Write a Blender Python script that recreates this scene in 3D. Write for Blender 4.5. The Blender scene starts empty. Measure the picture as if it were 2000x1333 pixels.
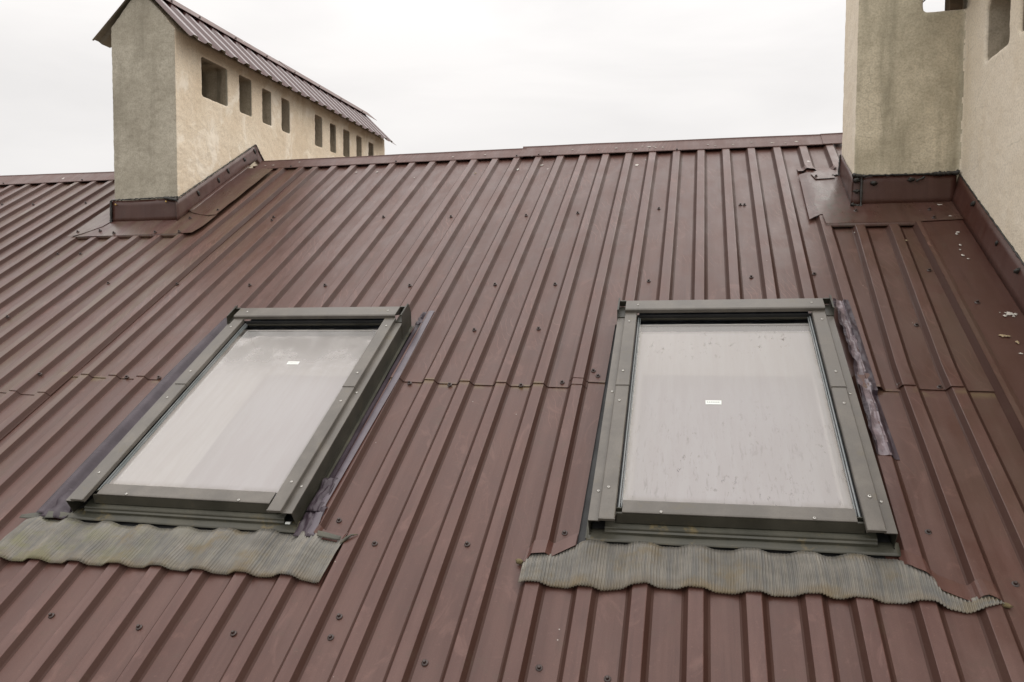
import bpy, bmesh, math, random
from mathutils import Vector, Matrix, noise

random.seed(7)
S = bpy.context.scene
COL = S.collection

# ------------------------------------------------------------------ camera
YAW, PITCH, ROLL = -0.24768325, -0.05109523, 0.00502501
CAM = Vector((-0.0121, -4.5144, -0.9506))
F = Vector((math.sin(YAW)*math.cos(PITCH), math.cos(YAW)*math.cos(PITCH), math.sin(PITCH)))
r0 = Vector((math.cos(YAW), -math.sin(YAW), 0)); u0 = r0.cross(F)
R2 = r0*math.cos(ROLL) + u0*math.sin(ROLL); U2 = R2.cross(F)
cam = bpy.data.cameras.new('camera'); camo = bpy.data.objects.new('camera', cam); COL.objects.link(camo)
m = Matrix.Identity(4)
for i in range(3):
    m[i][0] = R2[i]; m[i][1] = U2[i]; m[i][2] = -F[i]; m[i][3] = CAM[i]
camo.matrix_world = m
cam.sensor_width = 36.0; cam.lens = 1418.307/2000*36
cam.clip_start = 0.05; cam.clip_end = 2000
S.camera = camo

# ------------------------------------------------------------------ sky, sun, exposure
SUN_EL, SUN_AZ = math.radians(44), math.radians(48)      # azimuth from +y towards +x
w = bpy.data.worlds.new('World'); S.world = w; w.use_nodes = True
nt = w.node_tree; N = nt.nodes; L = nt.links
for n in list(N): N.remove(n)
out = N.new('ShaderNodeOutputWorld'); bg = N.new('ShaderNodeBackground'); L.new(bg.outputs[0], out.inputs[0])
sky = N.new('ShaderNodeTexSky'); sky.sky_type = 'NISHITA'; sky.sun_disc = False
sky.sun_elevation = SUN_EL; sky.sun_rotation = SUN_AZ
tc = N.new('ShaderNodeTexCoord')
sep = N.new('ShaderNodeSeparateXYZ'); L.new(tc.outputs['Generated'], sep.inputs[0])
up = N.new('ShaderNodeMapRange'); up.interpolation_type = 'SMOOTHSTEP'
up.inputs['From Min'].default_value = 0.25; up.inputs['From Max'].default_value = 1.0
up.inputs['To Min'].default_value = 1.0; up.inputs['To Max'].default_value = 2.6
L.new(sep.outputs[2], up.inputs[0])
mp = N.new('ShaderNodeMapping'); mp.inputs['Scale'].default_value = (1.6, 1.6, 6.0); mp.inputs['Rotation'].default_value = (0.25, 0.12, 0)
L.new(tc.outputs['Generated'], mp.inputs[0])
cn = N.new('ShaderNodeTexNoise'); cn.inputs['Scale'].default_value = 1.4; cn.inputs['Detail'].default_value = 5; cn.inputs['Distortion'].default_value = .4
L.new(mp.outputs[0], cn.inputs['Vector'])
cr = N.new('ShaderNodeValToRGB')
cr.color_ramp.elements[0].position = 0.33; cr.color_ramp.elements[0].color = (0.885, 0.862, 0.848, 1)
cr.color_ramp.elements[1].position = 0.62; cr.color_ramp.elements[1].color = (1.015, 0.985, 0.963, 1)
L.new(cn.outputs['Fac'], cr.inputs[0])
br = N.new('ShaderNodeVectorMath'); br.operation = 'SCALE'; L.new(cr.outputs[0], br.inputs[0]); L.new(up.outputs[0], br.inputs['Scale'])
sk = N.new('ShaderNodeVectorMath'); sk.operation = 'SCALE'; L.new(sky.outputs[0], sk.inputs[0]); sk.inputs['Scale'].default_value = 0.08
mix = N.new('ShaderNodeMix'); mix.data_type = 'RGBA'; mix.inputs['Factor'].default_value = 0.95
L.new(sk.outputs[0], mix.inputs[6]); L.new(br.outputs[0], mix.inputs[7]); L.new(mix.outputs[2], bg.inputs['Color'])
bg.inputs['Strength'].default_value = 1.0

sun = bpy.data.lights.new('sun', 'SUN'); sun.energy = 1.0; sun.angle = math.radians(50); sun.color = (1.0, 0.94, 0.86)
suno = bpy.data.objects.new('sun', sun); COL.objects.link(suno)
sd = Vector((math.cos(SUN_EL)*math.sin(SUN_AZ), math.cos(SUN_EL)*math.cos(SUN_AZ), math.sin(SUN_EL)))
suno.rotation_euler = sd.to_track_quat('Z', 'Y').to_euler()
suno.location = (0, 4, 9)
S.view_settings.view_transform = 'Standard'; S.view_settings.look = 'None'
S.view_settings.exposure = 0.0; S.view_settings.gamma = 1.0; S.view_settings.use_curve_mapping = False
S.cycles.max_bounces = 8; S.cycles.transparent_max_bounces = 12

# ------------------------------------------------------------------ constants of the place
A = 0.5605412          # roof pitch
CS, SN = math.cos(A), math.sin(A)
P = 0.1375             # rib spacing of the sheets
RH = 0.017             # rib height

def W3(u, d, h=0.0):
    """roof coordinates (along the ridge, down the slope, above the valley plane) -> world"""
    return Vector((u, -d*CS - h*SN, -d*SN + h*CS))

def nz(x, y=0.0, z=0.0): return noise.noise(Vector((x, y, z)))

# ------------------------------------------------------------------ materials
def mat(name):
    m = bpy.data.materials.new(name); m.use_nodes = True
    nt = m.node_tree; b = nt.nodes['Principled BSDF']
    return m, nt, b
class G:
    """small node-graph helper"""
    def __init__(s, nt, coord='UV'):
        s.nt = nt; s.tc = nt.nodes.new('ShaderNodeTexCoord'); s.co = s.tc.outputs[coord]
    def map(s, scale=(1, 1, 1), loc=(0, 0, 0), rot=(0, 0, 0), src=None):
        n = s.nt.nodes.new('ShaderNodeMapping'); n.inputs['Scale'].default_value = scale
        n.inputs['Location'].default_value = loc; n.inputs['Rotation'].default_value = rot
        s.nt.links.new(src or s.co, n.inputs[0]); return n.outputs[0]
    def noise(s, vec, scale, detail=4, rough=.55, dist=0):
        n = s.nt.nodes.new('ShaderNodeTexNoise'); n.inputs['Scale'].default_value = scale
        n.inputs['Detail'].default_value = detail; n.inputs['Roughness'].default_value = rough; n.inputs['Distortion'].default_value = dist
        s.nt.links.new(vec, n.inputs['Vector']); return n.outputs['Fac']
    def voro(s, vec, scale, feature='F1', rnd=1):
        n = s.nt.nodes.new('ShaderNodeTexVoronoi'); n.feature = feature; n.inputs['Scale'].default_value = scale
        n.inputs['Randomness'].default_value = rnd
        s.nt.links.new(vec, n.inputs['Vector']); return n.outputs['Distance'], (n.outputs['Color'] if feature == 'F1' else None)
    def rng(s, v, a, b, lo=0., hi=1.):
        n = s.nt.nodes.new('ShaderNodeMapRange'); n.interpolation_type = 'SMOOTHSTEP'
        for k, x in (('From Min', a), ('From Max', b), ('To Min', lo), ('To Max', hi)): n.inputs[k].default_value = x
        s.nt.links.new(v, n.inputs[0]); return n.outputs[0]
    def math(s, op, a, b=0.0):
        n = s.nt.nodes.new('ShaderNodeMath'); n.operation = op
        for i, v in enumerate((a, b)):
            if isinstance(v, (int, float)): n.inputs[i].default_value = v
            else: s.nt.links.new(v, n.inputs[i])
        return n.outputs[0]
    def mix(s, f, a, b, mode='MIX'):
        n = s.nt.nodes.new('ShaderNodeMix'); n.data_type = 'RGBA'; n.blend_type = mode
        for i, v in ((0, f), (6, a), (7, b)):
            if isinstance(v, (int, float)): n.inputs[i].default_value = v
            elif isinstance(v, tuple): n.inputs[i].default_value = (*v, 1)
            else: s.nt.links.new(v, n.inputs[i])
        return n.outputs[2]
    def sep(s, vec=None):
        n = s.nt.nodes.new('ShaderNodeSeparateXYZ'); s.nt.links.new(vec or s.co, n.inputs[0]); return n.outputs
    def bump(s, b, h, strength=.3, dist=.002, normal=None):
        n = s.nt.nodes.new('ShaderNodeBump'); n.inputs['Strength'].default_value = strength; n.inputs['Distance'].default_value = dist
        s.nt.links.new(h, n.inputs['Height'])
        if normal: s.nt.links.new(normal, n.inputs['Normal'])
        if b: s.nt.links.new(n.outputs[0], b.inputs['Normal'])
        return n.outputs[0]
    def link(s, a, b): s.nt.links.new(a, b)

def paint(name, base, dust, amount=.5, rough=(.34, .52), droppings=True, green=True, scratches=True, lapdirt=False, spec=.40):
    m, nt, b = mat(name); g = G(nt)
    x, y, z = g.sep()
    big = g.noise(g.co, 1.1, 5, .6, .6)
    mid = g.noise(g.map((1.6, .8, 1)), 6, 5, .62, .3)
    streak = g.noise(g.map((26, 1.3, 1)), 1.0, 5, .6)
    fine = g.noise(g.co, 420, 2, .6)
    speck = g.noise(g.co, 95, 3, .7)
    f = g.math('ADD', g.math('MULTIPLY', g.rng(mid, .35, .7), .55), g.math('MULTIPLY', g.rng(streak, .38, .68), .5))
    f = g.math('ADD', f, g.math('MULTIPLY', g.rng(big, .4, .65), .35))
    f = g.math('MULTIPLY', f, amount)
    c = g.mix(f, base, dust)
    runoff = g.math('MULTIPLY', g.rng(g.noise(g.map((38, 1.1, 1), loc=(11, 2, 0)), 1.0, 6, .68), .53, .70), g.rng(g.noise(g.map(loc=(2, 9, 0)), 1.3, 4), .40, .58))
    c = g.mix(g.math('MULTIPLY', runoff, .42), c, tuple(v*.55 for v in base))
    grime = g.math('MULTIPLY', g.rng(g.noise(g.map((1, 1, 1), loc=(7, 3, 0)), 13, 7, .78), .54, .68), .34)
    c = g.mix(grime, c, (.065, .043, .027))
    # grain
    c = g.mix(g.math('MULTIPLY', g.rng(fine, .42, .62), .22), c, tuple(v*.62 for v in base))
    c = g.mix(g.math('MULTIPLY', g.rng(speck, .6, .72), .3), c, tuple(min(1, v*1.35) for v in dust))
    if scratches:
        wv = g.nt.nodes.new('ShaderNodeTexWave'); wv.wave_type = 'BANDS'; wv.inputs['Scale'].default_value = 9
        wv.inputs['Distortion'].default_value = 9; wv.inputs['Detail'].default_value = 2; wv.inputs['Detail Scale'].default_value = .9
        g.link(g.map((1.6, .9, 1), rot=(0, 0, .5)), wv.inputs['Vector'])
        sc = g.rng(wv.outputs['Fac'], .962, .995)
        sc = g.math('MULTIPLY', sc, g.rng(g.noise(g.co, 3.3, 3), .50, .62))
        sc = g.math('MULTIPLY', sc, g.rng(y, 3.6, 1.2))
        c = g.mix(g.math('MULTIPLY', sc, .38), c, tuple(min(1, v*2.0) for v in dust))
        # hazy rubbed patches
        rub = g.math('MULTIPLY', g.rng(g.noise(g.map((1.3, .8, 1), loc=(3, 7, 0)), 5.5, 6, .7, 1.6), .55, .70), .38)
        c = g.mix(rub, c, tuple(min(1, v*1.35) for v in dust))
    if green:
        right = g.rng(x, .45, 1.0)
        gr = g.math('MULTIPLY', right, g.rng(g.noise(g.map((1.4, .7, 1)), 4, 5, .65), .3, .62))
        c = g.mix(g.math('MULTIPLY', gr, .5), c, (.062, .042, .026))
        left = g.math('MULTIPLY', g.rng(x, -2.0, -2.9), g.rng(g.noise(g.map((9, 1.2, 1), loc=(5, 0, 0)), 1.2, 5, .6), .42, .62))
        c = g.mix(g.math('MULTIPLY', left, .5), c, (.10, .075, .045))
        # soot and moss patch under the right chimney plates
        px_ = g.math('SUBTRACT', x, .60); py_ = g.math('SUBTRACT', y, .95)
        dd = g.math('SQRT', g.math('ADD', g.math('MULTIPLY', g.math('MULTIPLY', px_, px_), 9.), g.math('MULTIPLY', py_, py_)))
        pt = g.math('MULTIPLY', g.rng(dd, .42, .05), g.rng(g.noise(g.co, 26, 5, .75), .42, .62))
        c = g.mix(g.math('MULTIPLY', pt, .75), c, (.045, .040, .026))
    if lapdirt:
        lap = g.math('SUBTRACT', g.math('SUBTRACT', 2.385, g.rng(x, -1.501, -1.499, 0, .037)), g.rng(x, -.401, -.399, 0, .036))
        dl = g.math('SUBTRACT', y, lap)
        lx = g.math('MULTIPLY', g.rng(dl, -.012, -.002), g.rng(dl, .030, .004))
        lx = g.math('MULTIPLY', lx, g.rng(x, -2.62, -2.55))
        lx = g.math('MULTIPLY', lx, g.rng(g.noise(g.co, 9, 4, .7), .4, .6))
        c = g.mix(g.math('MULTIPLY', lx, .45), c, (.15, .115, .05))
    if droppings:
        d1, col = g.voro(g.map((1.0, 1.0, 1), loc=(2.1, .3, 0)), 9.0)
        nn = g.noise(g.co, 70, 3, .7)
        sp = g.rng(g.math('ADD', d1, g.math('MULTIPLY', g.math('SUBTRACT', nn, .5), .22)), .075, .05)
        cs = g.sep(col)[0]
        near = g.rng(y, .50, .12)
        gate = g.rng(g.math('SUBTRACT', cs, g.math('MULTIPLY', g.math('SUBTRACT', 1.0, near), .85)), .22, .26)
        c = g.mix(g.math('MULTIPLY', g.math('MULTIPLY', sp, gate), .85), c, (.62, .60, .56))
        d2, col2 = g.voro(g.map(loc=(9, 4, 0)), 34.0)
        sp2 = g.math('MULTIPLY', g.rng(d2, .075, .05), g.rng(g.sep(col2)[1], .955, .97))
        c = g.mix(g.math('MULTIPLY', sp2, .55), c, (.45, .42, .38))
    g.link(c, b.inputs['Base Color'])
    r = g.math('ADD', g.rng(mid, .3, .7, rough[0], rough[1]), g.math('MULTIPLY', speck, .06))
    g.link(r, b.inputs['Roughness'])
    b.inputs['Specular IOR Level'].default_value = spec
    n1 = g.bump(None, g.noise(g.map((1, .55, 1)), 7, 3), .35, .006)
    g.bump(b, fine, .22, .0006, n1)
    return m

M = {}
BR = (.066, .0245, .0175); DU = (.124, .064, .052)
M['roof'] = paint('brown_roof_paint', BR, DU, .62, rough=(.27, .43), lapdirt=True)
M['side'] = paint('brown_rib_side', (.044, .0175, .0115), (.072, .037, .028), .4, rough=(.45, .62), droppings=False, scratches=False, green=False, spec=.22)  # less dust than the tops; the darker base also holds the sides' shade
M['valley'] = paint('dirty_roof_paint', (.064, .0245, .0172), (.115, .059, .047), .62, rough=(.30, .46), lapdirt=True)
M['cap'] = paint('brown_ridge_paint', (.080, .038, .031), (.14, .082, .072), .65, rough=(.4, .6), green=False)
M['plate'] = paint('brown_flashing_paint', (.064, .026, .020), (.115, .062, .052), .55, rough=(.22, .42), green=True)
M['plated'] = paint('brown_flashing_dark', (.054, .019, .013), (.090, .043, .033), .5, rough=(.25, .45), green=False, droppings=False, scratches=False)
M['capsheet'] = paint('chimney_cap_paint', (.085, .040, .037), (.13, .075, .072), .4, rough=(.10, .2), spec=.75, droppings=False, green=False, scratches=False)

def metal_grey(name, base, mott, rough=(.35, .5), coord='Object', dirt=(.12, .095, .045), dirtamt=.35):
    m, nt, b = mat(name); g = G(nt, coord)
    a = g.noise(g.co, 9, 5, .6); f = g.noise(g.co, 240, 3, .6); s = g.noise(g.map((18, 2, 2)), 1, 4)
    c = g.mix(g.rng(a, .35, .7), base, mott)
    c = g.mix(g.math('MULTIPLY', g.rng(f, .5, .68), .25), c, tuple(v*.6 for v in base))
    d = g.math('MULTIPLY', g.rng(g.noise(g.map(loc=(4, 4, 4)), 14, 6, .75), .56, .7), dirtamt)
    c = g.mix(d, c, dirt)
    dk, _ = g.voro(g.co, 46); c = g.mix(g.math('MULTIPLY', g.rng(dk, .10, .05), .25), c, (.03, .03, .025))
    g.link(c, b.inputs['Base Color'])
    g.link(g.rng(a, .3, .7, rough[0], rough[1]), b.inputs['Roughness'])
    b.inputs['Specular IOR Level'].default_value = .45
    g.bump(b, f, .15, .0006, g.bump(None, g.noise(g.co, 11, 3), .2, .004))
    return m
M['frame'] = metal_grey('grey_window_cladding', (.087, .077, .065), (.132, .118, .101), (.3, .45))
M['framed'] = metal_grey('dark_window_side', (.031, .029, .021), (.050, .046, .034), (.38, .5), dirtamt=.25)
M['apron'] = metal_grey('olive_stained_apron', (.046, .045, .033), (.078, .073, .053), (.4, .55), dirt=(.17, .125, .05), dirtamt=.7)
M['dark'] = metal_grey('black_gasket', (.012, .012, .012), (.02, .02, .02), (.5, .7), dirtamt=.1)
M['strip'] = metal_grey('bright_glazing_bead', (.17, .19, .19), (.24, .25, .25), (.25, .4), dirtamt=.2)
M['lead'] = None
def lead():
    m, nt, b = mat('pleated_grey_flashing'); g = G(nt)
    a = g.noise(g.map((1, 1, 1)), 12, 5, .65); st = g.noise(g.map((90, 3, 1)), 1, 4, .6)
    c = g.mix(g.rng(a, .3, .7), (.128, .116, .095), (.205, .188, .158))
    c = g.mix(g.math('MULTIPLY', g.rng(st, .35, .65), .5), c, (.07, .075, .078))
    y = g.math('MULTIPLY', g.rng(g.noise(g.map(loc=(3, 1, 0)), 7, 6, .72), .5, .66), .7)
    c = g.mix(y, c, (.15, .112, .055))
    hem = g.math('MULTIPLY', g.rng(g.sep()[1], 3.14, 3.20), g.rng(g.noise(g.map(loc=(1, 8, 0)), 16, 5, .7), .3, .6))
    c = g.mix(g.math('MULTIPLY', hem, .5), c, (.13, .088, .04))
    gr = g.math('MULTIPLY', g.rng(g.sep()[0], -1.2, -2.1), g.rng(g.noise(g.map(loc=(8, 1, 0)), 9, 6, .72), .45, .62))
    c = g.mix(g.math('MULTIPLY', gr, .6), c, (.15, .145, .065))
    g.link(c, b.inputs['Base Color']); b.inputs['Roughness'].default_value = .46; b.inputs['Metallic'].default_value = .1
    g.bump(b, g.noise(g.co, 300, 3), .2, .0006)
    return m
M['lead'] = lead()
def simple(name, c, r=.5, metal=0, coord='Object', var=.3, scale=60, bump=.2):
    m, nt, b = mat(name); g = G(nt, coord)
    n = g.noise(g.co, scale, 4, .6)
    g.link(g.mix(g.rng(n, .35, .68), tuple(v*(1-var) for v in c), c), b.inputs['Base Color'])
    b.inputs['Roughness'].default_value = r; b.inputs['Metallic'].default_value = metal
    g.bump(b, n, bump, .001)
    return m
def tape():
    m, nt, b = mat('purple_grey_tape'); g = G(nt)
    a = g.noise(g.map((3, 1, 1)), 9, 4)
    c = g.mix(g.rng(a, .35, .65), (.030, .020, .027), (.052, .038, .047))
    g.link(c, b.inputs['Base Color']); b.inputs['Roughness'].default_value = .42; b.inputs['Specular IOR Level'].default_value = .32
    cr = g.noise(g.map((1, 1.6, 1)), 26, 3, .5, 1.5)
    g.bump(b, cr, .35, .003)
    return m
M['tape'] = tape(); M['tapeflat'] = simple('flat_purple_tape', (.105, .085, .102), .4, scale=14, bump=.3); M['tapelight'] = simple('crumpled_tape_sheen', (.19, .15, .165), .3, scale=30, bump=.3)  # paler copies of the tape: sky sheen put into the colour
M['primer'] = metal_grey('grey_primer_underside', (.22, .20, .16), (.27, .25, .20), (.5, .6))
def plaster(name, ca, cb, stain, staina=.5, light=None, lighta=0, yoff=0):
    m, nt, b = mat(name); g = G(nt, 'Object')
    a = g.noise(g.co, 3.2, 6, .62, .3); f = g.noise(g.co, 120, 4, .7); md = g.noise(g.co, 22, 5, .7)
    v = g.noise(g.map((7, 7, 1.0)), 1.1, 5, .6)
    c = g.mix(g.rng(a, .35, .68), ca, cb)
    c = g.mix(g.math('MULTIPLY', g.rng(v, .46, .7), staina), c, stain)
    c = g.mix(g.math('MULTIPLY', g.rng(md, .5, .72), .3), c, stain)
    c = g.mix(g.math('MULTIPLY', g.rng(f, .42, .62), .38), c, tuple(x*.58 for x in ca))
    if light:
        lv = g.noise(g.map((2.4, 2.4, 1.6), loc=(1, 3, 5)), 1.7, 6, .7, .9)
        c = g.mix(g.math('MULTIPLY', g.rng(lv, .52, .64), lighta), c, light)
    # hairline cracks
    ce, _ = g.voro(g.map((1, 1, 1.3), src=None), 4.0, 'DISTANCE_TO_EDGE')
    ck = g.math('MULTIPLY', g.rng(g.math('ADD', ce, g.math('MULTIPLY', g.math('SUBTRACT', md, .5), .05)), .009, .002), g.rng(a, .5, .6))
    c = g.mix(g.math('MULTIPLY', ck, .22), c, tuple(x*.3 for x in ca))
    g.link(c, b.inputs['Base Color']); b.inputs['Roughness'].default_value = .93; b.inputs['Specular IOR Level'].default_value = .2
    g.bump(b, f, .5, .003, g.bump(None, md, .5, .005))
    return m
M['cream'] = plaster('cream_painted_render', (.74, .625, .475), (.80, .70, .55), (.58, .45, .30), .38, (.87, .80, .68), .65)
M['cream2'] = plaster('cream_smooth_render', (.78, .69, .55), (.83, .75, .62), (.66, .55, .39), .3)
M['cement'] = plaster('grey_cement_render', (.38, .345, .275), (.50, .46, .375), (.24, .215, .165), .65)
M['cement2'] = plaster('brown_grey_render', (.47, .42, .31), (.66, .59, .45), (.27, .245, .175), .75)
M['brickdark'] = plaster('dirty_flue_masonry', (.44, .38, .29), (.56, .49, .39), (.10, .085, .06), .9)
def simple(name, c, r=.5, metal=0, coord='Object', var=.3, scale=60, bump=.2):
    m, nt, b = mat(name); g = G(nt, coord)
    n = g.noise(g.co, scale, 4, .6)
    g.link(g.mix(g.rng(n, .35, .68), tuple(v*(1-var) for v in c), c), b.inputs['Base Color'])
    b.inputs['Roughness'].default_value = r; b.inputs['Metallic'].default_value = metal
    g.bump(b, n, bump, .001)
    return m
M['sealant'] = simple('black_sealant', (.032, .030, .026), .55, scale=90, bump=.8)
M['screw'] = simple('brown_screw_head', (.045, .026, .021), .4)
M['washer'] = simple('grey_rubber_washer', (.055, .032, .025), .6)
M['steel'] = simple('zinc_screw', (.62, .60, .56), .3, .8)
M['navy'] = simple('blue_grey_sash_edge', (.07, .085, .11), .5)
M['slot'] = simple('screw_recess', (.05, .045, .04), .6)
M['gold'] = simple('brass_screw', (.75, .52, .18), .35, .6)
M['white'] = simple('white_sticker', (.72, .74, .70), .4, var=.05)
M['bird'] = simple('bird_dropping_white', (.54, .51, .46), .8, var=.25, scale=160)
M['birdy'] = simple('bird_dropping_tan', (.40, .31, .19), .8, var=.4, scale=160)
M['plasterwhite'] = simple('reveal_plasterboard', (.90, .86, .80), .9, var=.06, scale=8, bump=.05)
M['room'] = simple('room_beyond_grey', (.10, .09, .13), .9, var=.06, scale=4, bump=.05)
M['wood'] = simple('old_timber', (.11, .075, .045), .85, scale=30, bump=.8)
M['ground'] = simple('grey_ground', (.16, .15, .12), .95, scale=3)
M['wall'] = simple('house_wall', (.42, .36, .26), .95, scale=12)
M['moss'] = simple('dried_moss_lump', (.15, .115, .055), .95, scale=120, bump=1.)

def glass(name, hole=None, dirty=False):
    """misted pane: clear behind a clean band at the top, milky condensation below; UV = metres from the pane's upper left"""
    m = bpy.data.materials.new(name); m.use_nodes = True; nt = m.node_tree
    for n in list(nt.nodes): nt.nodes.remove(n)
    g = G(nt); o = nt.nodes.new('ShaderNodeOutputMaterial')
    x, y, z = g.sep()
    nn = g.noise(g.map((1, 1, 1)), 9, 5, .7); wisp = g.noise(g.map((28, 3.2, 1)), 1, 5, .65)
    yy = g.math('ADD', y, g.math('MULTIPLY', g.math('SUBTRACT', nn, .5), .02 if not dirty else .035))
    fog = g.math('ADD', g.rng(yy, .034, .046, 0., .55), g.rng(yy, .085, .094, 0., .45))
    if hole:
        hx = g.math('DIVIDE', g.math('SUBTRACT', x, hole[0]), hole[2]); hy = g.math('DIVIDE', g.math('SUBTRACT', y, hole[1]), hole[3])
        hd = g.math('SQRT', g.math('ADD', g.math('MULTIPLY', hx, hx), g.math('MULTIPLY', hy, hy)))
        fog = g.math('MULTIPLY', fog, g.rng(hd, .85, 1.05, .45, 1.))
    fog = g.math('MULTIPLY', fog, g.rng(wisp, .3, .7, .96, 1.))
    ca = g.mix(g.rng(wisp, .35, .65), (.96, .895, .85), (.975, .92, .88))
    top = g.rng(y, .16, .06)
    if dirty:
        top = g.math('MULTIPLY', g.rng(y, .42, .06), g.rng(g.noise(g.map((1, 1, 1), loc=(3, 0, 0)), 9, 6, .7), .25, .58))
        ca = g.mix(g.math('MULTIPLY', top, .85), ca, (.30, .26, .22))
        hz = g.math('MULTIPLY', g.rng(g.noise(g.map((40, 3, 1), loc=(0, 2, 0)), 1, 4), .5, .7), g.rng(y, .5, .1))
        ca = g.mix(g.math('MULTIPLY', hz, .35), ca, (.78, .74, .70))
    else:
        sp = g.noise(g.map((60, 26, 1)), 1, 4, .7); mk = g.noise(g.map(loc=(1, 5, 0)), 6, 3)
        sp = g.math('MULTIPLY', g.rng(sp, .58, .66), g.rng(mk, .42, .56))
        sp = g.math('MULTIPLY', sp, g.math('ADD', g.rng(y, .30, .10), g.math('MULTIPLY', g.rng(y, .35, .8), .45)))
        ca = g.mix(g.math('MULTIPLY', sp, .8), ca, (.20, .13, .09))
        dr = g.noise(g.map((70, 12, 1), loc=(7, 0, 0)), 1, 6, .72)
        ca = g.mix(g.math('MULTIPLY', g.math('MULTIPLY', g.rng(dr, .52, .68), g.rng(y, .35, .85)), .33), ca, (.40, .34, .32))
        ca = g.mix(g.math('MULTIPLY', g.rng(y, .11, .095), .3), ca, (.45, .42, .38))
    edge = g.math('MAXIMUM', g.rng(y, .895, .935), g.math('MAXIMUM', g.rng(x, .022, .0), g.rng(x, .585, .607)))
    ca = g.mix(g.math('MULTIPLY', g.math('MULTIPLY', edge, g.rng(nn, .25, .55)), .6), ca, (.45, .38, .27))
    dif = nt.nodes.new('ShaderNodeBsdfDiffuse'); g.link(ca, dif.inputs[0])
    trl = nt.nodes.new('ShaderNodeBsdfTranslucent'); g.link(ca, trl.inputs[0])
    m1 = nt.nodes.new('ShaderNodeMixShader'); m1.inputs[0].default_value = .12; g.link(dif.outputs[0], m1.inputs[1]); g.link(trl.outputs[0], m1.inputs[2])
    tr = nt.nodes.new('ShaderNodeBsdfTransparent'); tr.inputs[0].default_value = (.93, .95, .95, 1)
    m2 = nt.nodes.new('ShaderNodeMixShader'); g.link(g.math('MULTIPLY', fog, .345), m2.inputs[0]); g.link(tr.outputs[0], m2.inputs[1]); g.link(m1.outputs[0], m2.inputs[2])
    gl = nt.nodes.new('ShaderNodeBsdfGlossy'); gl.inputs['Roughness'].default_value = .06
    fr = nt.nodes.new('ShaderNodeFresnel'); fr.inputs[0].default_value = 1.45
    m3 = nt.nodes.new('ShaderNodeMixShader'); g.link(fr.outputs[0], m3.inputs[0]); g.link(m2.outputs[0], m3.inputs[1]); g.link(gl.outputs[0], m3.inputs[2])
    g.link(m3.outputs[0], o.inputs[0]); return m
M['glassL'] = glass('misted_dirty_glass', hole=(.053, .075, .045, .030), dirty=True)
M['glassR'] = glass('misted_glass')

# ------------------------------------------------------------------ mesh helpers
def link(name, me, parent=None, loc=None):
    o = bpy.data.objects.new(name, me); COL.objects.link(o)
    if parent is not None:
        o.parent = parent
        o.location = -parent.location if loc is None else loc     # mesh data is in world space unless loc is given
    elif loc is not None: o.location = loc
    return o
def mesh(name, verts, faces, mats, parent=None, uvs=None, fm=None, smooth=False, solid=0, bevel=0, loc=None):
    me = bpy.data.meshes.new(name); me.from_pydata([tuple(v) for v in verts], [], faces)
    for mm in (mats if isinstance(mats, (list, tuple)) else [mats]): me.materials.append(mm)
    if fm:
        for p_, i in zip(me.polygons, fm): p_.material_index = i
    if uvs:
        ul = me.uv_layers.new(name='UVMap')
        for lp in me.loops: ul.data[lp.index].uv = uvs[lp.vertex_index]
    if smooth:
        for p_ in me.polygons: p_.use_smooth = True
    me.update()
    o = link(name, me, parent, loc)
    if solid:
        md = o.modifiers.new('solid', 'SOLIDIFY'); md.thickness = abs(solid); md.offset = -1 if solid > 0 else 1
        if name == 'cap_sheet' and len(me.materials) > 1:
            md.material_offset = 1
    if bevel:
        md = o.modifiers.new('bevel', 'BEVEL'); md.width = bevel; md.segments = 2; md.limit_method = 'ANGLE'
    return o
def empty(name, loc, label, cat, group=None, kind=None):
    o = bpy.data.objects.new(name, None); COL.objects.link(o); o.location = loc; o.empty_display_size = .1
    if label: o['label'] = label
    if cat: o['category'] = cat
    if group: o['group'] = group
    if kind: o['kind'] = kind
    return o
class MB:
    """collects boxes and polygons (any coordinates, mapped by fn) into one mesh"""
    def __init__(s, fn=lambda x, y, z: Vector((x, y, z))): s.v = []; s.f = []; s.uv = []; s.m = []; s.fn = fn
    def box(s, x0, x1, y0, y1, z0, z1, m=0):
        b = len(s.v)
        for z in (z0, z1):
            for x, y in ((x0, y0), (x1, y0), (x1, y1), (x0, y1)):
                s.v.append(s.fn(x, y, z)); s.uv.append((x, y))
        for q in ((0, 3, 2, 1), (4, 5, 6, 7), (0, 1, 5, 4), (1, 2, 6, 5), (2, 3, 7, 6), (3, 0, 4, 7)):
            s.f.append(tuple(b+i for i in q)); s.m.append(m)
    def prism(s, prof, a, b_, axis='x', m=0):
        """profile polygon swept along an axis; profile points give the two other coordinates"""
        b = len(s.v); n = len(prof)
        for t in (a, b_):
            for p, q in prof:
                c = (t, p, q) if axis == 'x' else (p, t, q)
                s.v.append(s.fn(*c)); s.uv.append((c[0], c[1]))
        s.f.append(tuple(b+i for i in range(n))); s.m.append(m)
        s.f.append(tuple(b+n+i for i in reversed(range(n)))); s.m.append(m)
        for i in range(n):
            j = (i+1) % n; s.f.append((b+i, b+n+i, b+n+j, b+j)); s.m.append(m)
    def build(s, name, mats, parent, **k):
        o = mesh(name, s.v, s.f, mats, parent, uvs=s.uv, fm=s.m, **k)
        bm = bmesh.new(); bm.from_mesh(o.data); bmesh.ops.recalc_face_normals(bm, faces=bm.faces); bm.to_mesh(o.data); bm.free()
        return o
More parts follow.
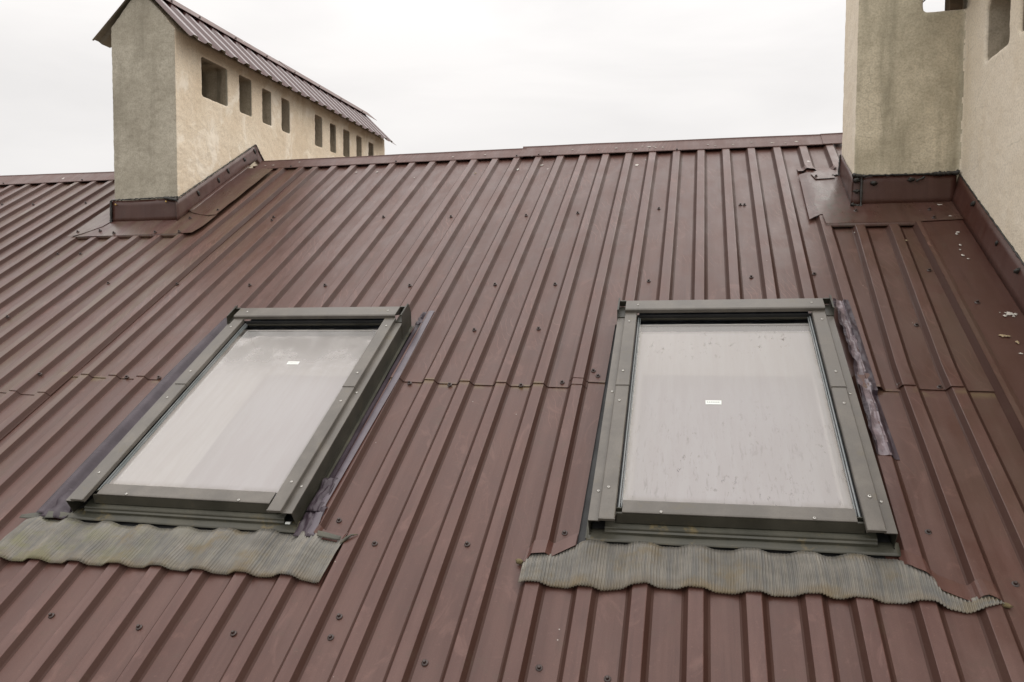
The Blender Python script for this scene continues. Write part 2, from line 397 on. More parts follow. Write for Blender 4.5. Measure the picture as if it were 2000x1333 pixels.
def grid(name, nu, nv, fn, mats, parent, uvfn=None, smooth=True, solid=0, keep=None, loc=None):
    vs, uv, fs = [], [], []
    for j in range(nv+1):
        for i in range(nu+1):
            s_, t_ = i/nu, j/nv; vs.append(fn(s_, t_)); uv.append(uvfn(s_, t_) if uvfn else (s_, t_))
    for j in range(nv):
        for i in range(nu):
            if keep and not keep((i+.5)/nu, (j+.5)/nv): continue
            a = j*(nu+1)+i; fs.append((a, a+nu+1, a+nu+2, a+1))
    return mesh(name, vs, fs, mats, parent, uvs=uv, smooth=smooth, solid=solid, loc=loc)
def tube(name, pts, rad, mt, parent, n=7, jitter=.0, cap=True, smooth=True):
    vs, fs = [], []
    for i, p in enumerate(pts):
        a = pts[max(i-1, 0)]; b = pts[min(i+1, len(pts)-1)]; t = (b-a).normalized()
        x = t.cross(Vector((0.3, 0.2, 1))).normalized(); y = t.cross(x)
        for k in range(n):
            an = 2*math.pi*k/n; r = (rad if isinstance(rad, (int, float)) else rad[i])*(1+jitter*nz(i*.9, k*1.7, rad if isinstance(rad, float) else 1))
            vs.append(p + x*math.cos(an)*r + y*math.sin(an)*r)
    for i in range(len(pts)-1):
        for k in range(n):
            fs.append((i*n+k, i*n+(k+1) % n, (i+1)*n+(k+1) % n, (i+1)*n+k))
    if cap:
        fs.append(tuple(range(n))); fs.append(tuple(reversed(range((len(pts)-1)*n, len(pts)*n))))
    return mesh(name, vs, fs, mt, parent, smooth=smooth)

# ------------------------------------------------------------------ roof profile
def rib_centres_at(d):
    c = [-2.5815 - .1455*n for n in range(34)]                       # left run of sheets, slightly wider
    c += [P*k for k in range(-18, 3)]
    if d < 2.335: c += [P*k for k in range(3, 7)]
    else:
        sh = -.031 + .009*min(1, (d-2.33)/1.0)
        c += [P*k + sh for k in range(3, 7)]
    return c
def trap(x):
    x = abs(x)
    if x <= .018: return RH
    if x >= .031: return 0.
    return RH*(.031-x)/.013
def hroof(u, d):
    best = 0.
    for c in rib_centres_at(d):
        if abs(u-c) < .032: best = max(best, trap(u-c))
    return best
def hsmooth(u, d, r=.014):
    return sum(hroof(u+k*r, d) for k in (-1, -.5, 0, .5, 1))/5

roof = empty('roof', (0, 0, 0), 'brown corrugated metal roof slope with weathered paint', None, kind='structure')
HOLES = [(-.318, .488, 1.945, 3.030), (-1.952, -1.146, 2.02, 3.115)]       # the window openings cut in the sheets

def wavy(u, d):
    return .0016*nz(u*2.3, d*1.1, 3.) + .0009*nz(u*7, d*2.5, 8.)
def sheet(cent, d0, d1, lift, edge_l=True, jag=0., extra_right=True, seed=0., ushift=None, valley_end=None):
    """one corrugated sheet: its ribs, then valley; the lap rib of the neighbour lies under its last rib"""
    pts = []
    for i, c in enumerate(cent):
        last = i == len(cent)-1
        pts += [(c-.0345, 0., 0), (c-.0295, .0020, 1), (c-.0185, RH-.0007, 0), (c-.0168, RH, 0), (c+.0168, RH, 0), (c+.0185, RH-.0007, 1), (c+.0290, .0026, 0), (c+.0350, 0., 0)]
    # pts: (u, h, side flag of the face that starts here)
    if valley_end is not None: pts.append((valley_end, 0., 0))
    
    xs = list(pts)
    for (a, b, e, f) in HOLES:                                   # columns at the cut edges
        for e_ in (a, b):
            for i in range(len(xs)-1):
                if xs[i][0] + 1e-4 < e_ < xs[i+1][0] - 1e-4:
                    t = (e_-xs[i][0])/(xs[i+1][0]-xs[i][0])
                    xs.insert(i+1, (e_, xs[i][1]*(1-t)+xs[i+1][1]*t, xs[i][2])); break
    ys = [d0 + (d1-d0)*i/max(1, round((d1-d0)/.12)) for i in range(max(1, round((d1-d0)/.12))+1)]
    for (a, b, e, f) in HOLES:
        for e_ in (e, f):
            if d0 + .01 < e_ < d1 - .01 and xs[0][0] < b and xs[-1][0] > a:
                ys = sorted([y for y in ys if abs(y-e_) > .02] + [e_])
    vs, uv, fs, fm = [], [], [], []
    nx = len(xs)
    for y in ys:
        for (x, h, s_) in xs:
            xx = x + (ushift(y) if ushift else 0)
            yy = y + (jag*nz(x*2.2, 5., seed) if y == ys[-1] else 0)
            endl = .0012*max(0, 1-abs(ys[-1]-y)/.06)
            vs.append(W3(xx, yy, h + lift + wavy(xx, yy) + endl)); uv.append((xx, yy))
    for j in range(len(ys)-1):
        for i in range(nx-1):
            cu, cd = (xs[i][0]+xs[i+1][0])/2, (ys[j]+ys[j+1])/2
            if any(a < cu < b and e < cd < f for (a, b, e, f) in HOLES): continue
            a_ = j*nx+i; fs.append((a_, a_+nx, a_+nx+1, a_+1)); fm.append(1 if xs[i][2] else 0)
    # rib side faces: those between foot and top
    for k, (j, i) in enumerate([(j, i) for j in range(len(ys)-1) for i in range(nx-1)
                                if not any(a < (xs[i][0]+xs[i+1][0])/2 < b and e < (ys[j]+ys[j+1])/2 < f for (a, b, e, f) in HOLES)]):
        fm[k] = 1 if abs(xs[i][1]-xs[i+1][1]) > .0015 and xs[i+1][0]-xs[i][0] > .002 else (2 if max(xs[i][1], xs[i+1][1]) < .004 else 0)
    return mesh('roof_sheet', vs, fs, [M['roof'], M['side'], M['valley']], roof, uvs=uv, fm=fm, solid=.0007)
sheets = []
def left_c(a, b): return sorted(-2.5815 - .1455*n for n in range(a, b+1))
sheets.append((sheet(left_c(25, 33), .09, 6.2, .0, jag=.01, seed=1), -99, -6.15, 0, 9))
sheets.append((sheet(left_c(17, 25), .09, 2.52, .0035, jag=.012, seed=2), -6.15, -5.0, 0, 2.5))
sheets.append((sheet(left_c(9, 17), .09, 2.52, .0025, jag=.012, seed=3), -5.0, -3.85, 0, 2.5))
sheets.append((sheet(left_c(0, 9), 0.09, 2.512, .0056, jag=.02, seed=4), -3.85, -2.55, 0, 2.5))
sheets.append((sheet(left_c(9, 25), 2.46, 6.2, .0, seed=5), -6.15, -3.85, 2.5, 9))
sheets.append((sheet(left_c(0, 9), 2.46, 6.2, .0040, seed=6), -3.85, -2.55, 2.5, 9))
def kc(a, b): return [P*k for k in range(a, b+1)]
sheets.append((sheet([-2.5815]+kc(-18, -11), .045, 2.385, .0030, jag=.008, seed=7), -2.55, -1.5, 0, 2.385))
sheets.append((sheet(kc(-11, -3), .045, 2.348, .0036, jag=.006, seed=8), -1.5, -.4, 0, 2.35))
sheets.append((sheet(kc(-3, 4), .045, 2.312, .0050, jag=.012, seed=9, valley_end=.662), -.4, .7, 0, 2.31))
sheets.append((sheet(kc(5, 6), .045, 2.300, .0058, valley_end=1.12, seed=10, ushift=lambda y: -.034*max(0, min(1, (y-1.2)/1.0))), .7, 9, 0, 2.3))
sheets.append((sheet([-2.5815]+kc(-18, -11), 2.31, 6.2, .0010, seed=11), -2.55, -1.5, 2.385, 9))
sheets.append((sheet(kc(-11, -3), 2.29, 6.2, .0012, seed=12), -1.5, -.4, 2.35, 9))
shf = lambda y: -.031 + .009*min(1, max(0, (y-2.33)/1.0))
sheets.append((sheet(kc(-3, 2), 2.27, 6.2, .0024, seed=13, valley_end=.39), -.4, .31, 2.31, 9))
sheets.append((sheet(kc(3, 6), 2.25, 6.2, .0034, seed=14, ushift=shf, valley_end=1.12), .31, 9, 2.3, 9))
for a, b, sd in ((11, 18, 21), (18, 26, 22)):                      # the roof goes on behind the long wall
    sheet(kc(a, b), .045, 2.33, .0035+.0015*(sd-21), jag=.008, seed=sd)
    sheet(kc(a, b), 2.28, 6.2, .0+.0012*(sd-21), seed=sd+5)
def sheet_at(u, d):
    for o, a, b, c, e in sheets:
        if a <= u < b and c <= d < e: return o
    return sheets[0][0]

# screws: washer, flange and hexagonal head in one small mesh; data shared by all
def screw_mesh():
    vs, fs, fm = [], [], []
    def ring(r, z, n=12):
        b = len(vs)
        for k in range(n): vs.append((r*math.cos(2*math.pi*k/n), r*math.sin(2*math.pi*k/n), z))
        return b
    def band(a, b, n, m_):
        for k in range(n): fs.append((a+k, a+(k+1) % n, b+(k+1) % n, b+k)); fm.append(m_)
    prof = [(.0098, -.001, 0), (.0098, .0014, 0), (.0082, .0026, 1), (.0058, .0034, 1), (.0052, .0034, 1), (.0048, .0096, 1), (.0036, .0108, 1)]
    rs = [ring(r, z) for r, z, _ in prof]
    for i in range(len(rs)-1): band(rs[i], rs[i+1], 12, prof[i+1][2])
    fs.append(tuple(rs[-1]+k for k in range(12))); fm.append(1)
    me = bpy.data.meshes.new('roof_screw'); me.from_pydata(vs, [], fs); me.materials.append(M['washer']); me.materials.append(M['screw'])
    for p_, i in zip(me.polygons, fm): p_.material_index = i
    return me
SM = screw_mesh()
RX = Matrix.Rotation(A, 4, 'X')
def screw(u, d, h, parent, me=None, tilt=.12, s=1., name='roof_screw'):
    o = bpy.data.objects.new(name, me or SM); COL.objects.link(o); o.parent = parent
    o.matrix_parent_inverse = Matrix.Identity(4)
    base = parent.matrix_basis.translation.copy(); q = parent.parent
    while q is not None: base += q.matrix_basis.translation; q = q.parent
    t = Matrix.Translation(W3(u, d, h) - base) @ RX @ Matrix.Rotation(random.uniform(-tilt, tilt), 4, 'X') @ Matrix.Rotation(random.uniform(-tilt, tilt), 4, 'Y') @ Matrix.Rotation(random.uniform(0, 3), 4, 'Z') @ Matrix.Scale(s*.88, 4)
    o.matrix_basis = t
    return o
SCR = [(-1.696, .903), (-1.297, .922), (-.881, .93), (-.61, .919), (-.202, .889), (.191, .873), (.21, .874), (-1.285, 1.646), (-.881, 1.638),
       (-.61, 1.634), (-.209, 1.612), (.208, 1.583), (.454, 1.558), (-.883, 1.998), (-.619, 1.983), (-.367, 2.251), (-.347, 2.281), (-1.041, 2.356),
       (-.883, 2.357), (-.616, 2.348), (-.47, 2.323), (-4.692, .536), (-4.409, .555), (-3.971, .559), (-3.567, 1.288), (-3.409, 1.289), (-2.961, 1.62),
       (-2.539, 1.629), (-2.119, 1.641), (-1.714, 1.642), (-3.286, 1.957), (-2.702, 2.39), (-2.277, 2.379), (-2.123, 2.376), (-2.399, .865),
       (-2.387, .909), (.883, 1.534), (.755, 1.928), (.978, 1.802), (.63, 2.283), (.747, 2.287), (-1.735, 3.434), (-1.446, 3.434), (-1.167, 3.416),
       (-.901, 3.332), (-.899, 3.392), (-.633, 3.426), (-1.039, 3.019), (-.895, 3.091), (-.624, 3.064), (-.357, 2.995), (.581, 2.894), (.737, 3.036),
       (-.355, 3.401), (-.194, 3.406), (-5.3, .55), (-5.0, .56), (-4.1, 1.29), (-4.6, 1.62), (-3.8, 1.62), (.35, 3.42), (.62, 3.4)]
for (u, d) in SCR:
    screw(u, d, hroof(u, d) + .0068 + wavy(u, d) if d < 2.4 else hroof(u, d) + .003 + wavy(u, d), sheet_at(u, d))

# rear slope, boards under the sheets, gable wall and ground: what a step to the side could show
mesh('rear_slope', [(-8, 0, .0), (3.6, 0, .0), (3.6, 5.2, -5.2*math.tan(A)), (-8, 5.2, -5.2*math.tan(A))], [(0, 1, 2, 3)], M['roof'], roof,
     uvs=[(0, 0), (9, 0), (9, 6), (0, 6)], solid=.01)
lo = MB(W3)
for a, b, c, e in ((-8, -2.05, .15, 6.1), (-2.05, -1.05, .15, 1.95), (-2.05, -1.05, 3.2, 6.1), (-1.05, -.4, .15, 6.1), (-.4, .56, .15, 1.85), (-.4, .56, 3.1, 6.1), (.56, 3.55, .15, 6.1)):
    lo.box(a, b, c, e, -.06, -.035)
lo.build('roof_boarding', M['wood'], roof)
wl = MB(); wl.box(-7.8, 3.4, -4.9, 4.9, -12, -3.5)
o = wl.build('house_wall', M['wall'], None); o['kind'] = 'structure'
gm = mesh('ground', [(-900, -900, -12.02), (900, -900, -12.02), (900, 900, -12.02), (-900, 900, -12.02)], [(0, 1, 2, 3)], M['ground'], None); gm['kind'] = 'structure'

# ridge cap pieces
def ridge_piece(ua, ub, front, crest, lift, n=24, seed=0.):
    """front(u), crest(u): distance down the slope of the front hem and of the fold"""
    prof = []
    vs, uv, fs = [], [], []
    for i in range(n+1):
        u = ua + (ub-ua)*i/n; f = front(u); c = crest(u); wv = .0025*nz(u*2.5, seed)
        # section from the front hem over the fold to the rear hem
        top = W3(u, c, .030+lift) + Vector((0, 0, wv))
        crest_ = top + Vector((0, .022, .011))
        pts = [W3(u, f-.004, .0175+lift), W3(u, f, .0190+lift), W3(u, f-.003, .0225+lift), W3(u, (f+c)/2, .0275+lift+wv*.6), top, top + Vector((0, .003, .0085)), crest_,
               crest_ + Vector((0, .16, -.085))]
        for k, p_ in enumerate(pts): vs.append(p_); uv.append((u, .02+.04*k))
    m_ = 8
    for i in range(n):
        for k in range(m_-1):
            a = i*m_+k; fs.append((a, a+m_, a+m_+1, a+1))
    return mesh('ridge_cap', vs, fs, M['cap'], roof, uvs=uv, solid=.0008)
lerp = lambda a, b, t: a + (b-a)*max(0, min(1, t))
rc1 = ridge_piece(-8.0, -3.485, lambda u: .205, lambda u: lerp(.06, .088, (u+5.2)/1.1), .002, 40, 1.)
rc2 = ridge_piece(-2.935, -1.06, lambda u: .124, lambda u: lerp(.020, .020, 0), .002, 20, 2.)
rc3 = ridge_piece(-1.085, .69, lambda u: lerp(.122, .153, (u+1.08)/1.82), lambda u: lerp(-.004, .036, (u+1.08)/1.83), .0045, 20, 3.)
rc4 = ridge_piece(.655, .775, lambda u: .155, lambda u: .036, .0075, 4, 3.)
ridge_piece(1.13, 3.62, lambda u: .150, lambda u: .030, .004, 12, 6.)
for u, d, pc in ((-1.904, .112, rc2), (-1.102, .112, rc2), (-.963, .112, rc3), (-.136, .130, rc3), (-4.294, .190, rc1), (-2.66, .112, rc2), (-5.0, .19, rc1)):
    screw(u, d, .024, pc)

# ------------------------------------------------------------------ roof windows
def build_window(corners, label, glassm, tag_seed, sticker, rw, hood_dent, mount):
    TL, TR, BL, BR_ = [Vector(c) for c in corners]
    WW, HH = .77, 1.09
    def fn(x, y, h):
        s, t = x/WW, y/HH
        p = (1-t)*((1-s)*TL + s*TR) + t*((1-s)*BL + s*BR_)
        return W3(p[0], p[1], h)
    org = fn(.385, .55, 0)
    root = empty('roof_window', org, label, 'skylight', 'roof windows')
    def part(name, mb, mats, **k): return mb.build(name, mats, root, **k)
    B = lambda: MB(fn)
    # upstand frame round the opening
    b = B(); b.box(-.060, .0115, -.02, 1.12, -.05, -.004); b.box(.7585, .83, -.02, 1.12, -.05, -.004); b.box(-.02, .79, 1.0745, 1.13, -.05, .0025); b.box(.012, .078, .06, 1.035, -.05, .058); b.box(.692, .758, .06, 1.035, -.05, .058); b.box(.078, .692, .03, .072, -.05, .058, m=1); b.box(.078, .692, 1.02, 1.035, -.05, .056)
    part('upstand', b, [M['dark'], M['navy']])
    # side cladding, outer step: L section
    for sx in (0, 1):
        X = (lambda v: v) if sx == 0 else (lambda v: .77-v)
        b = B()
        def bx(x0, x1, *r, m=0):
            a, c = sorted((X(x0), X(x1))); b.box(a, c, *r, m)
        bx(.0, .031, .075, 1.087, .0665, .0700); bx(.0, .0022, .075, 1.087, .020, .0664, m=1)
        o = part('side_cladding', b, [M['frame'], M['framed']], bevel=.0008)
        # gutter beside the frame, its upturned rim
        b = B(); bx(-.011, .010, .02, 1.095, .0035, .005, m=1); bx(-.0005, .0018, .05, 1.09, .0052, .0198, m=0)
        part('side_gutter', b, [M['framed'], M['apron']])
        # inner cladding: the upper piece laps over the lower
        for (y0, y1, ht, nm) in ((.080, .5195, .0875, 'upper'), (.505, 1.090, .0850, 'lower')):
            b = B()
            x0, x1 = (.0280, .0735) if nm == 'upper' else (.0288, .0728)
            a_, c_ = sorted((X(x0), X(x1)))
            dz = .0
            b.prism([(a_, .0703), (a_, ht-.002), (a_+.002, ht), (c_-.002, ht), (c_, ht-.002), (c_, .0703), (c_-.002, .0703), (c_-.002, ht-.0022), (a_+.002, ht-.0022), (a_+.002, .0703)], y0, y1, axis='y')
            if nm == 'lower': b.box(a_, c_, 1.0902, 1.0925, .0765, ht-.0002)
            part('sash_cladding', b, M['frame'])
        # gasket and glazing bead
        b = B(); bx(.0737, .0775, .085, 1.035, .050, .066); part('gasket', b, M['dark'])
        b = B(); bx(.0778, .0812, .088, 1.036, .056, .0690); bx(.0840, .0862, .088, 1.030, .056, .0650); part('glazing_bead', b, M['strip'])
        b = B(); bx(.0732, .088, 1.036, 1.0385, .054, .0688); bx(.070, .088, 1.0387, 1.049, .050, .0560); part('corner_clip', b, M['apron'])
        # end plate of the top casing
        b = B(); a_ = X(-.002); c_ = X(-.0002)
        a_, c_ = sorted((a_, c_))
        b.prism([(-.008, .055), (-.004, .098), (.004, .104), (.082, .100), (.086, .090), (.118, .030), (.128, .014), (.020, .006)], a_, c_, axis='x')
        part('end_bracket', b, M['framed'])
        b = B(); bx(.0, .0275, .018, .090, .070, .0735); bx(.0, .004, -.004, .083, .0985, .1025); bx(.0022, .0275, .010, .016, .074, .098)
        part('bracket_web', b, M['framed'])
    # top casing (hood)
    b = B()
    b.prism([(-.012, .045), (.008, .094), (.014, .0985), (.074, .1005), (.0795, .0975), (.0805, .0835), (.079, .0835), (.077, .096), (.012, .095), (-.008, .045)], .0285, .7415, axis='x')
    o = part('top_casing', b, M['frame'], bevel=.0012)
    # rows of faces along the hood so its front lip can be dented
    bm = bmesh.new(); bm.from_mesh(o.data)
    es = [e for e in bm.edges if abs((e.verts[0].co-e.verts[1].co).x) > .5]
    bmesh.ops.subdivide_edges(bm, edges=es, cuts=24, use_grid_fill=False)
    for v in bm.verts:
        wx = v.co + org
        a = max(0., 1-abs((wx - fn(.385, .079, .09)).dot(Vector((0, CS, SN))))/.03)
        v.co += Vector((0, -SN, CS))*hood_dent*nz(wx.x*4.5, 2., tag_seed)*a
    bm.to_mesh(o.data); bm.free()
    b = B(); b.box(.074, .70, .0805, .0860, .056, .0760); part('top_gasket', b, M['dark'])
    b = B(); b.box(.083, .688, .0862, .0905, .056, .0640); part('top_bead', b, M['framed'])
    # bottom rail of the sash
    b = B(); b.prism([(1.0085, .0600), (1.0095, .0700), (1.013, .0712), (1.050, .0718), (1.0545, .0708), (1.0552, .0680), (1.049, .066), (1.012, .066)], .0890, .6830, axis='x')
    part('bottom_rail', b, M['frame'], bevel=.0007)
    b = B(); b.prism([(1.0500, .0655), (1.0560, .0672), (1.0648, .0390), (1.050, .0390)], .0740, .7010, axis='x'); part('rail_face', b, M['framed'])
    # sill pieces below the sash and the apron sheet
    b = B(); b.prism([(1.040, .0325), (1.040, .0355), (1.0765, .0345), (1.0790, .0320), (1.0805, .0270), (1.0860, .0245), (1.0872, .0160), (1.083, .0160), (1.078, .0235), (1.074, .0315)], .0430, .7300, axis='x')
    part('sill_cover', b, M['apron'])
    b = B(); b.box(.006, .764, 1.036, 1.0735, -.03, .0155); part('lower_upstand', b, M['dark'])
    # clips, sticker
    if tag_seed > 1:
        b = B(); b.prism([(1.0755, .0200), (1.0860, .0200), (1.0810, .0235)], .7325, .7485, axis='x'); part('white_clip', b, M['white'])
    # pane
    me_ = grid('glass_pane', 12, 18, lambda s, t: fn(.0815+.6070*s, .0800+.9330*t, .0585), glassm, root, uvfn=lambda s, t: (.607*s, .933*t), smooth=False)
    b = B(); x0, x1, y0, y1 = sticker; b.box(x0, x1, y0, y1, .0590, .0594); st = part('sticker', b, M['white'])
    b = B()
    for k in range(7):
        xa = x0 + .004 + k*(x1-x0-.008)/7; b.box(xa, xa+(x1-x0-.008)/7*.62, y0+.0072, y0+.0112, .0596, .0598)
    lt = b.build('sticker_print', M['strip'], st); lt.location = (0, 0, 0)
    # reveal below the pane: plasterboard sides and the room beyond it
    x0, x1, y0, y1, zb = .083, rw, .098, 1.012, -.200
    b = B()
    def quad(p): 
        i = len(b.v)
        for q in p: b.v.append(fn(*q)); b.uv.append(q[:2])
        b.f.append((i, i+1, i+2, i+3)); b.m.append(0)
    z1 = .040
    quad([(x0, y0, z1), (x0, y1, z1), (x0, y1, zb), (x0, y0, zb)]); quad([(x1, y0, z1), (x1, y0, zb), (x1, y1, zb), (x1, y1, z1)])
    quad([(x0, y0, z1), (x0, y0, zb), (x1, y0, zb), (x1, y0, z1)]); quad([(x0, y1, z1), (x1, y1, z1), (x1, y1, zb), (x0, y1, zb)])
    part('reveal', b, M['plasterwhite'], solid=.004)
    b = B(); b.box(x0-.004, x1+.004, y0-.004, y1+.004, zb-.01, zb-.0005); part('inner_screen', b, M['room'])
    # screws of the cladding
    def pan():
        vs, fs, fm = [], [], []
        prof = [(.0044, 0), (.0044, .0008), (.0040, .0019), (.0028, .0027), (.0017, .0030), (.0017, .0021)]
        n = 12
        for r, z in prof:
            for k in range(n): vs.append((r*math.cos(2*math.pi*k/n), r*math.sin(2*math.pi*k/n), z))
        for i in range(len(prof)-1):
            for k in range(n): fs.append((i*n+k, i*n+(k+1) % n, (i+1)*n+(k+1) % n, (i+1)*n+k)); fm.append(1 if i == 4 else 0)
        fs.append(tuple(5*n+k for k in range(n))); fm.append(1)
        me = bpy.data.meshes.new('cladding_screw'); me.from_pydata(vs, [], fs); me.materials.append(M['steel']); me.materials.append(M['slot'])
        for p_, i in zip(me.polygons, fm): p_.material_index = i; p_.use_smooth = i == 0
        return me
    pm = bpy.data.meshes.get('cladding_screw') or pan()
    pts = [(.047, .141, .0877), (.047, .444, .0877), (.047, .598, .0852), (.047, .978, .0852), (.018, .535, .0702), (.018, .980, .0702),
           (.7235, .138, .0877), (.7225, .442, .0877), (.7225, .598, .0852), (.7225, .979, .0852), (.7515, .534, .0702), (.7515, .982, .0702),
           (.193, 1.0495, .0720), (.580, 1.0495, .0720), (.075, .045, .0998), (.700, .045, .0998)]
    if tag_seed > 1: pts = [p_ for p_ in pts if p_[0] != .018]
    for i, (x, y, h) in enumerate(pts):
        o = bpy.data.objects.new('cladding_screw', pm); COL.objects.link(o); o.parent = root
        o.matrix_basis = Matrix.Translation(fn(x, y, h) - org) @ RX @ Matrix.Scale((1.25 if i == 9 else .85 if h > .09 else 1) * (1 if i != 9 or tag_seed < 2 else .8), 4)
    return root, fn, org

winR, fnR, orgR = build_window([(-.302, 1.905), (.464, 1.880), (-.287, 3.003), (.486, 2.969)],
    'grey framed roof window nearer the right chimney, with a crumpled purple tape along its right side', M['glassR'], 1., (.317, .366, .561, .581), .722, .0012, 'r')
winL, fnL, orgL = build_window([(-1.960, 1.977), (-1.166, 1.955), (-1.945, 3.090), (-1.154, 3.066)],
    'grey framed roof window on the left, seen slantwise, with smooth purple tape strips along both sides', M['glassL'], 2., (.394, .442, .340, .358), .700, .010, 'l')

def wloc(fn_pts, org): return None

# apron sheets under the sills
def apron(fn, org, x0, x1, root, low, up, seed):
    n = 60
    def f(s, t):
        x = x0 + (x1-x0)*s; ya, yb = up(x), low(x)
        y = ya + (yb-ya)*t
        lift = .017 - .003*t + .0025*nz(x*6, seed) 
        if x < -.02 or x > .79: lift = .020 + .003*nz(x*20, seed) - .002*t
        return fn(x, y, lift)
    return grid('apron', n, 4, f, M['apron'], root, uvfn=lambda s, t: (x0+(x1-x0)*s, t*.05), solid=.0012)
apron(fnR, orgR, -.006, .782, winR, lambda x: 1.111+.001*nz(x*9), lambda x: 1.070, 1.)
apron(fnL, orgL, -.172, .922, winL, lambda x: 1.1115+.002*nz(x*7) + (.012*min(1, (-x)/.12) if x < 0 else 0) + (.016*min(1, (x-.8)/.1) if x > .8 else 0),
      lambda x: 1.070 if 0 < x < .78 else (1.092 + (.02*max(0, (-x-.1)/.07)) if x <= 0 else 1.092+.02*max(0, (x-.8)/.1)), 2.)

# pleated flashing draped over the ribs
def interp(tab, x):
    if x <= tab[0][0]: return tab[0][1]
    for (a, b), (c, e) in zip(tab, tab[1:]):
        if x <= c: return b + (e-b)*(x-a)/(c-a)
    return tab[-1][1]
def pleated(u_a, u_b, top, bot, root, seed, skew=0.):
    pitch = .0078; n = int((u_b-u_a)/pitch)*4; rows = 12
    def f(s, t):
        ub = u_a + (u_b-u_a)*s
        d = interp(top, ub) + (interp(bot, ub)-interp(top, ub))*t
        d += (.0022*nz(ub*9, seed) + .0012*math.cos(2*math.pi*s*n/4))*t
        u = ub + .0035*nz(ub*5, d*9, seed) + skew*t
        ph = 2*math.pi*s*n/4
        base = sum(max(hroof(u+k*.011+j*.008, d) for j in (-1, 0, 1)) for k in (-1, -.5, 0, .5, 1))/5*(.85+.15*t)
        crumple = .0035*nz(u*11, d*13, seed) + .002*nz(u*30, d*22, seed+4)
        return W3(u, d, base + .0080 + .0028*min(1, t*3) + .0029*math.sin(ph)*min(1, .25+t*2.5) + crumple*(.35+.65*t) + .0)
    o = grid('pleated_flashing', n, rows, f, M['lead'], root, uvfn=lambda s, t: (u_a+(u_b-u_a)*s, t*.2+3), smooth=True, solid=.0006)
    return o
topR = [(-.455, 3.118), (-.432, 3.090), (-.377, 3.080), (-.307, 3.032), (-.2, 3.020), (.302, 3.005), (.482, 2.995), (.514, 3.020), (.552, 3.040), (.567, 3.070), (.626, 3.096), (.661, 3.088), (.69, 3.104)]
botR = [(-.455, 3.183), (-.311, 3.180), (-.236, 3.178), (-.125, 3.152), (-.043, 3.150), (.099, 3.148), (.24, 3.138), (.362, 3.131), (.43, 3.130), (.537, 3.125), (.606, 3.136), (.640, 3.129), (.69, 3.110)]
fR = pleated(-.452, .688, topR, botR, winR, 11.)
topL = [(-2.11, 3.165), (-2.095, 3.140), (-2.04, 3.118), (-1.6, 3.112), (-1.15, 3.082), (-1.07, 3.086), (-.985, 3.098)]
botL = [(-2.11, 3.285), (-1.99, 3.285), (-1.87, 3.276), (-1.7, 3.268), (-1.5, 3.255), (-1.3, 3.252), (-1.1, 3.240), (-.985, 3.246)]
fL = pleated(-2.108, -.984, topL, botL, winL, 23., skew=-.012)

# cut lip of the roof sheet lying over the pleated flashing on each side of the windows
def lip(name, tab_low, depth, off, mt, parent, ua, ub, seed):
    n = max(6, int((ub-ua)/.006))
    def f(s, t):
        u = ua+(ub-ua)*s; dl = interp(tab_low, u); d = dl - depth*(1-t)
        return W3(u, d, hroof(u, d) + off*(.25+.75*t) + .002*nz(u*14, seed) + .0045)
    return grid(name, n, 4, f, mt, parent, uvfn=lambda s, t: (ua+(ub-ua)*s, interp(tab_low, ua+(ub-ua)*s)-depth*(1-t)), solid=.0009, smooth=False)
lip('cut_sheet_edge', [(-.452, 3.116), (-.432, 3.096), (-.377, 3.086), (-.319, 3.042)], .05, .010, M['roof'], winR, -.450, -.319, 1.)
lip('cut_sheet_edge', [(.492, 3.012), (.514, 3.032), (.552, 3.050), (.567, 3.080), (.626, 3.106), (.661, 3.094), (.69, 3.110)], .05, .009, M['roof'], winR, .492, .684, 2.)
lip('cut_sheet_edge', [(-1.09, 3.085), (-1.06, 3.098), (-.99, 3.104)], .035, .006, M['roof'], winL, -1.083, -.985, 3.)

# tapes
def tape_strip(us_out, us_in, d0, d1, root, hin, crumple, seed, n=90, follow=True, light=0):
    def f(s, t):
        d = d0 + (d1-d0)*t; uo, ui = interp(us_out, d), interp(us_in, d)
        u = ui + (uo-ui)*s
        ho = hroof(uo, d) if follow else 0
        flat = hroof(u, d) + .0075
        w_ = (1-s)
        hh = flat*(s) + hin(d)*(1-s) if s < .55 else flat*.999 + (hin(d)-flat)*max(0, (.75-s))*.6
        c = crumple*((1-s)**.7)
        hh += c*(nz(u*30, d*13, seed) + .45*nz(u*60, d*34, seed+3) + .3*abs(nz(u*40, d*60, seed+8)))
        u += c*.5*nz(d*14, s*3, seed+5)
        return W3(u, d, max(hh, .002))
    o = grid('flashing_tape', 14, n, f, [M['tape'], M['tapeflat'] if light == 2 else M['tapelight']], root, uvfn=lambda s, t: (s*.07, (d0+(d1-d0)*t)), solid=.0005, smooth=light != 1)
    if light:
        for i, p_ in enumerate(o.data.polygons):
            c_ = i % 14; t = (i//14)/n
            if light == 2:
                if c_ > 6: p_.material_index = 1
            elif 1.6 + 1.6*nz(t*9, 3.) < c_ < 8.3 + 1.4*nz(t*14, 8.): p_.material_index = 1
    return o
tape_strip([(1.782, .547), (1.94, .551), (2.4, .557), (2.63, .565)], [(1.79, .494), (1.91, .490), (1.98, .499), (2.2, .500), (2.63, .498)], 1.785, 2.632, winR,
           lambda d: .034 + .008*nz(d*9, 4.), .017, 5., n=190, light=1)
tape_strip([(1.88, -1.086), (2.35, -1.081), (2.79, -1.090), (2.98, -1.094), (3.10, -1.076)], [(1.88, -1.147), (3.0, -1.147), (3.10, -1.150)], 1.884, 3.098, winL,
           lambda d: .006, .0012, 9., n=120, light=2)
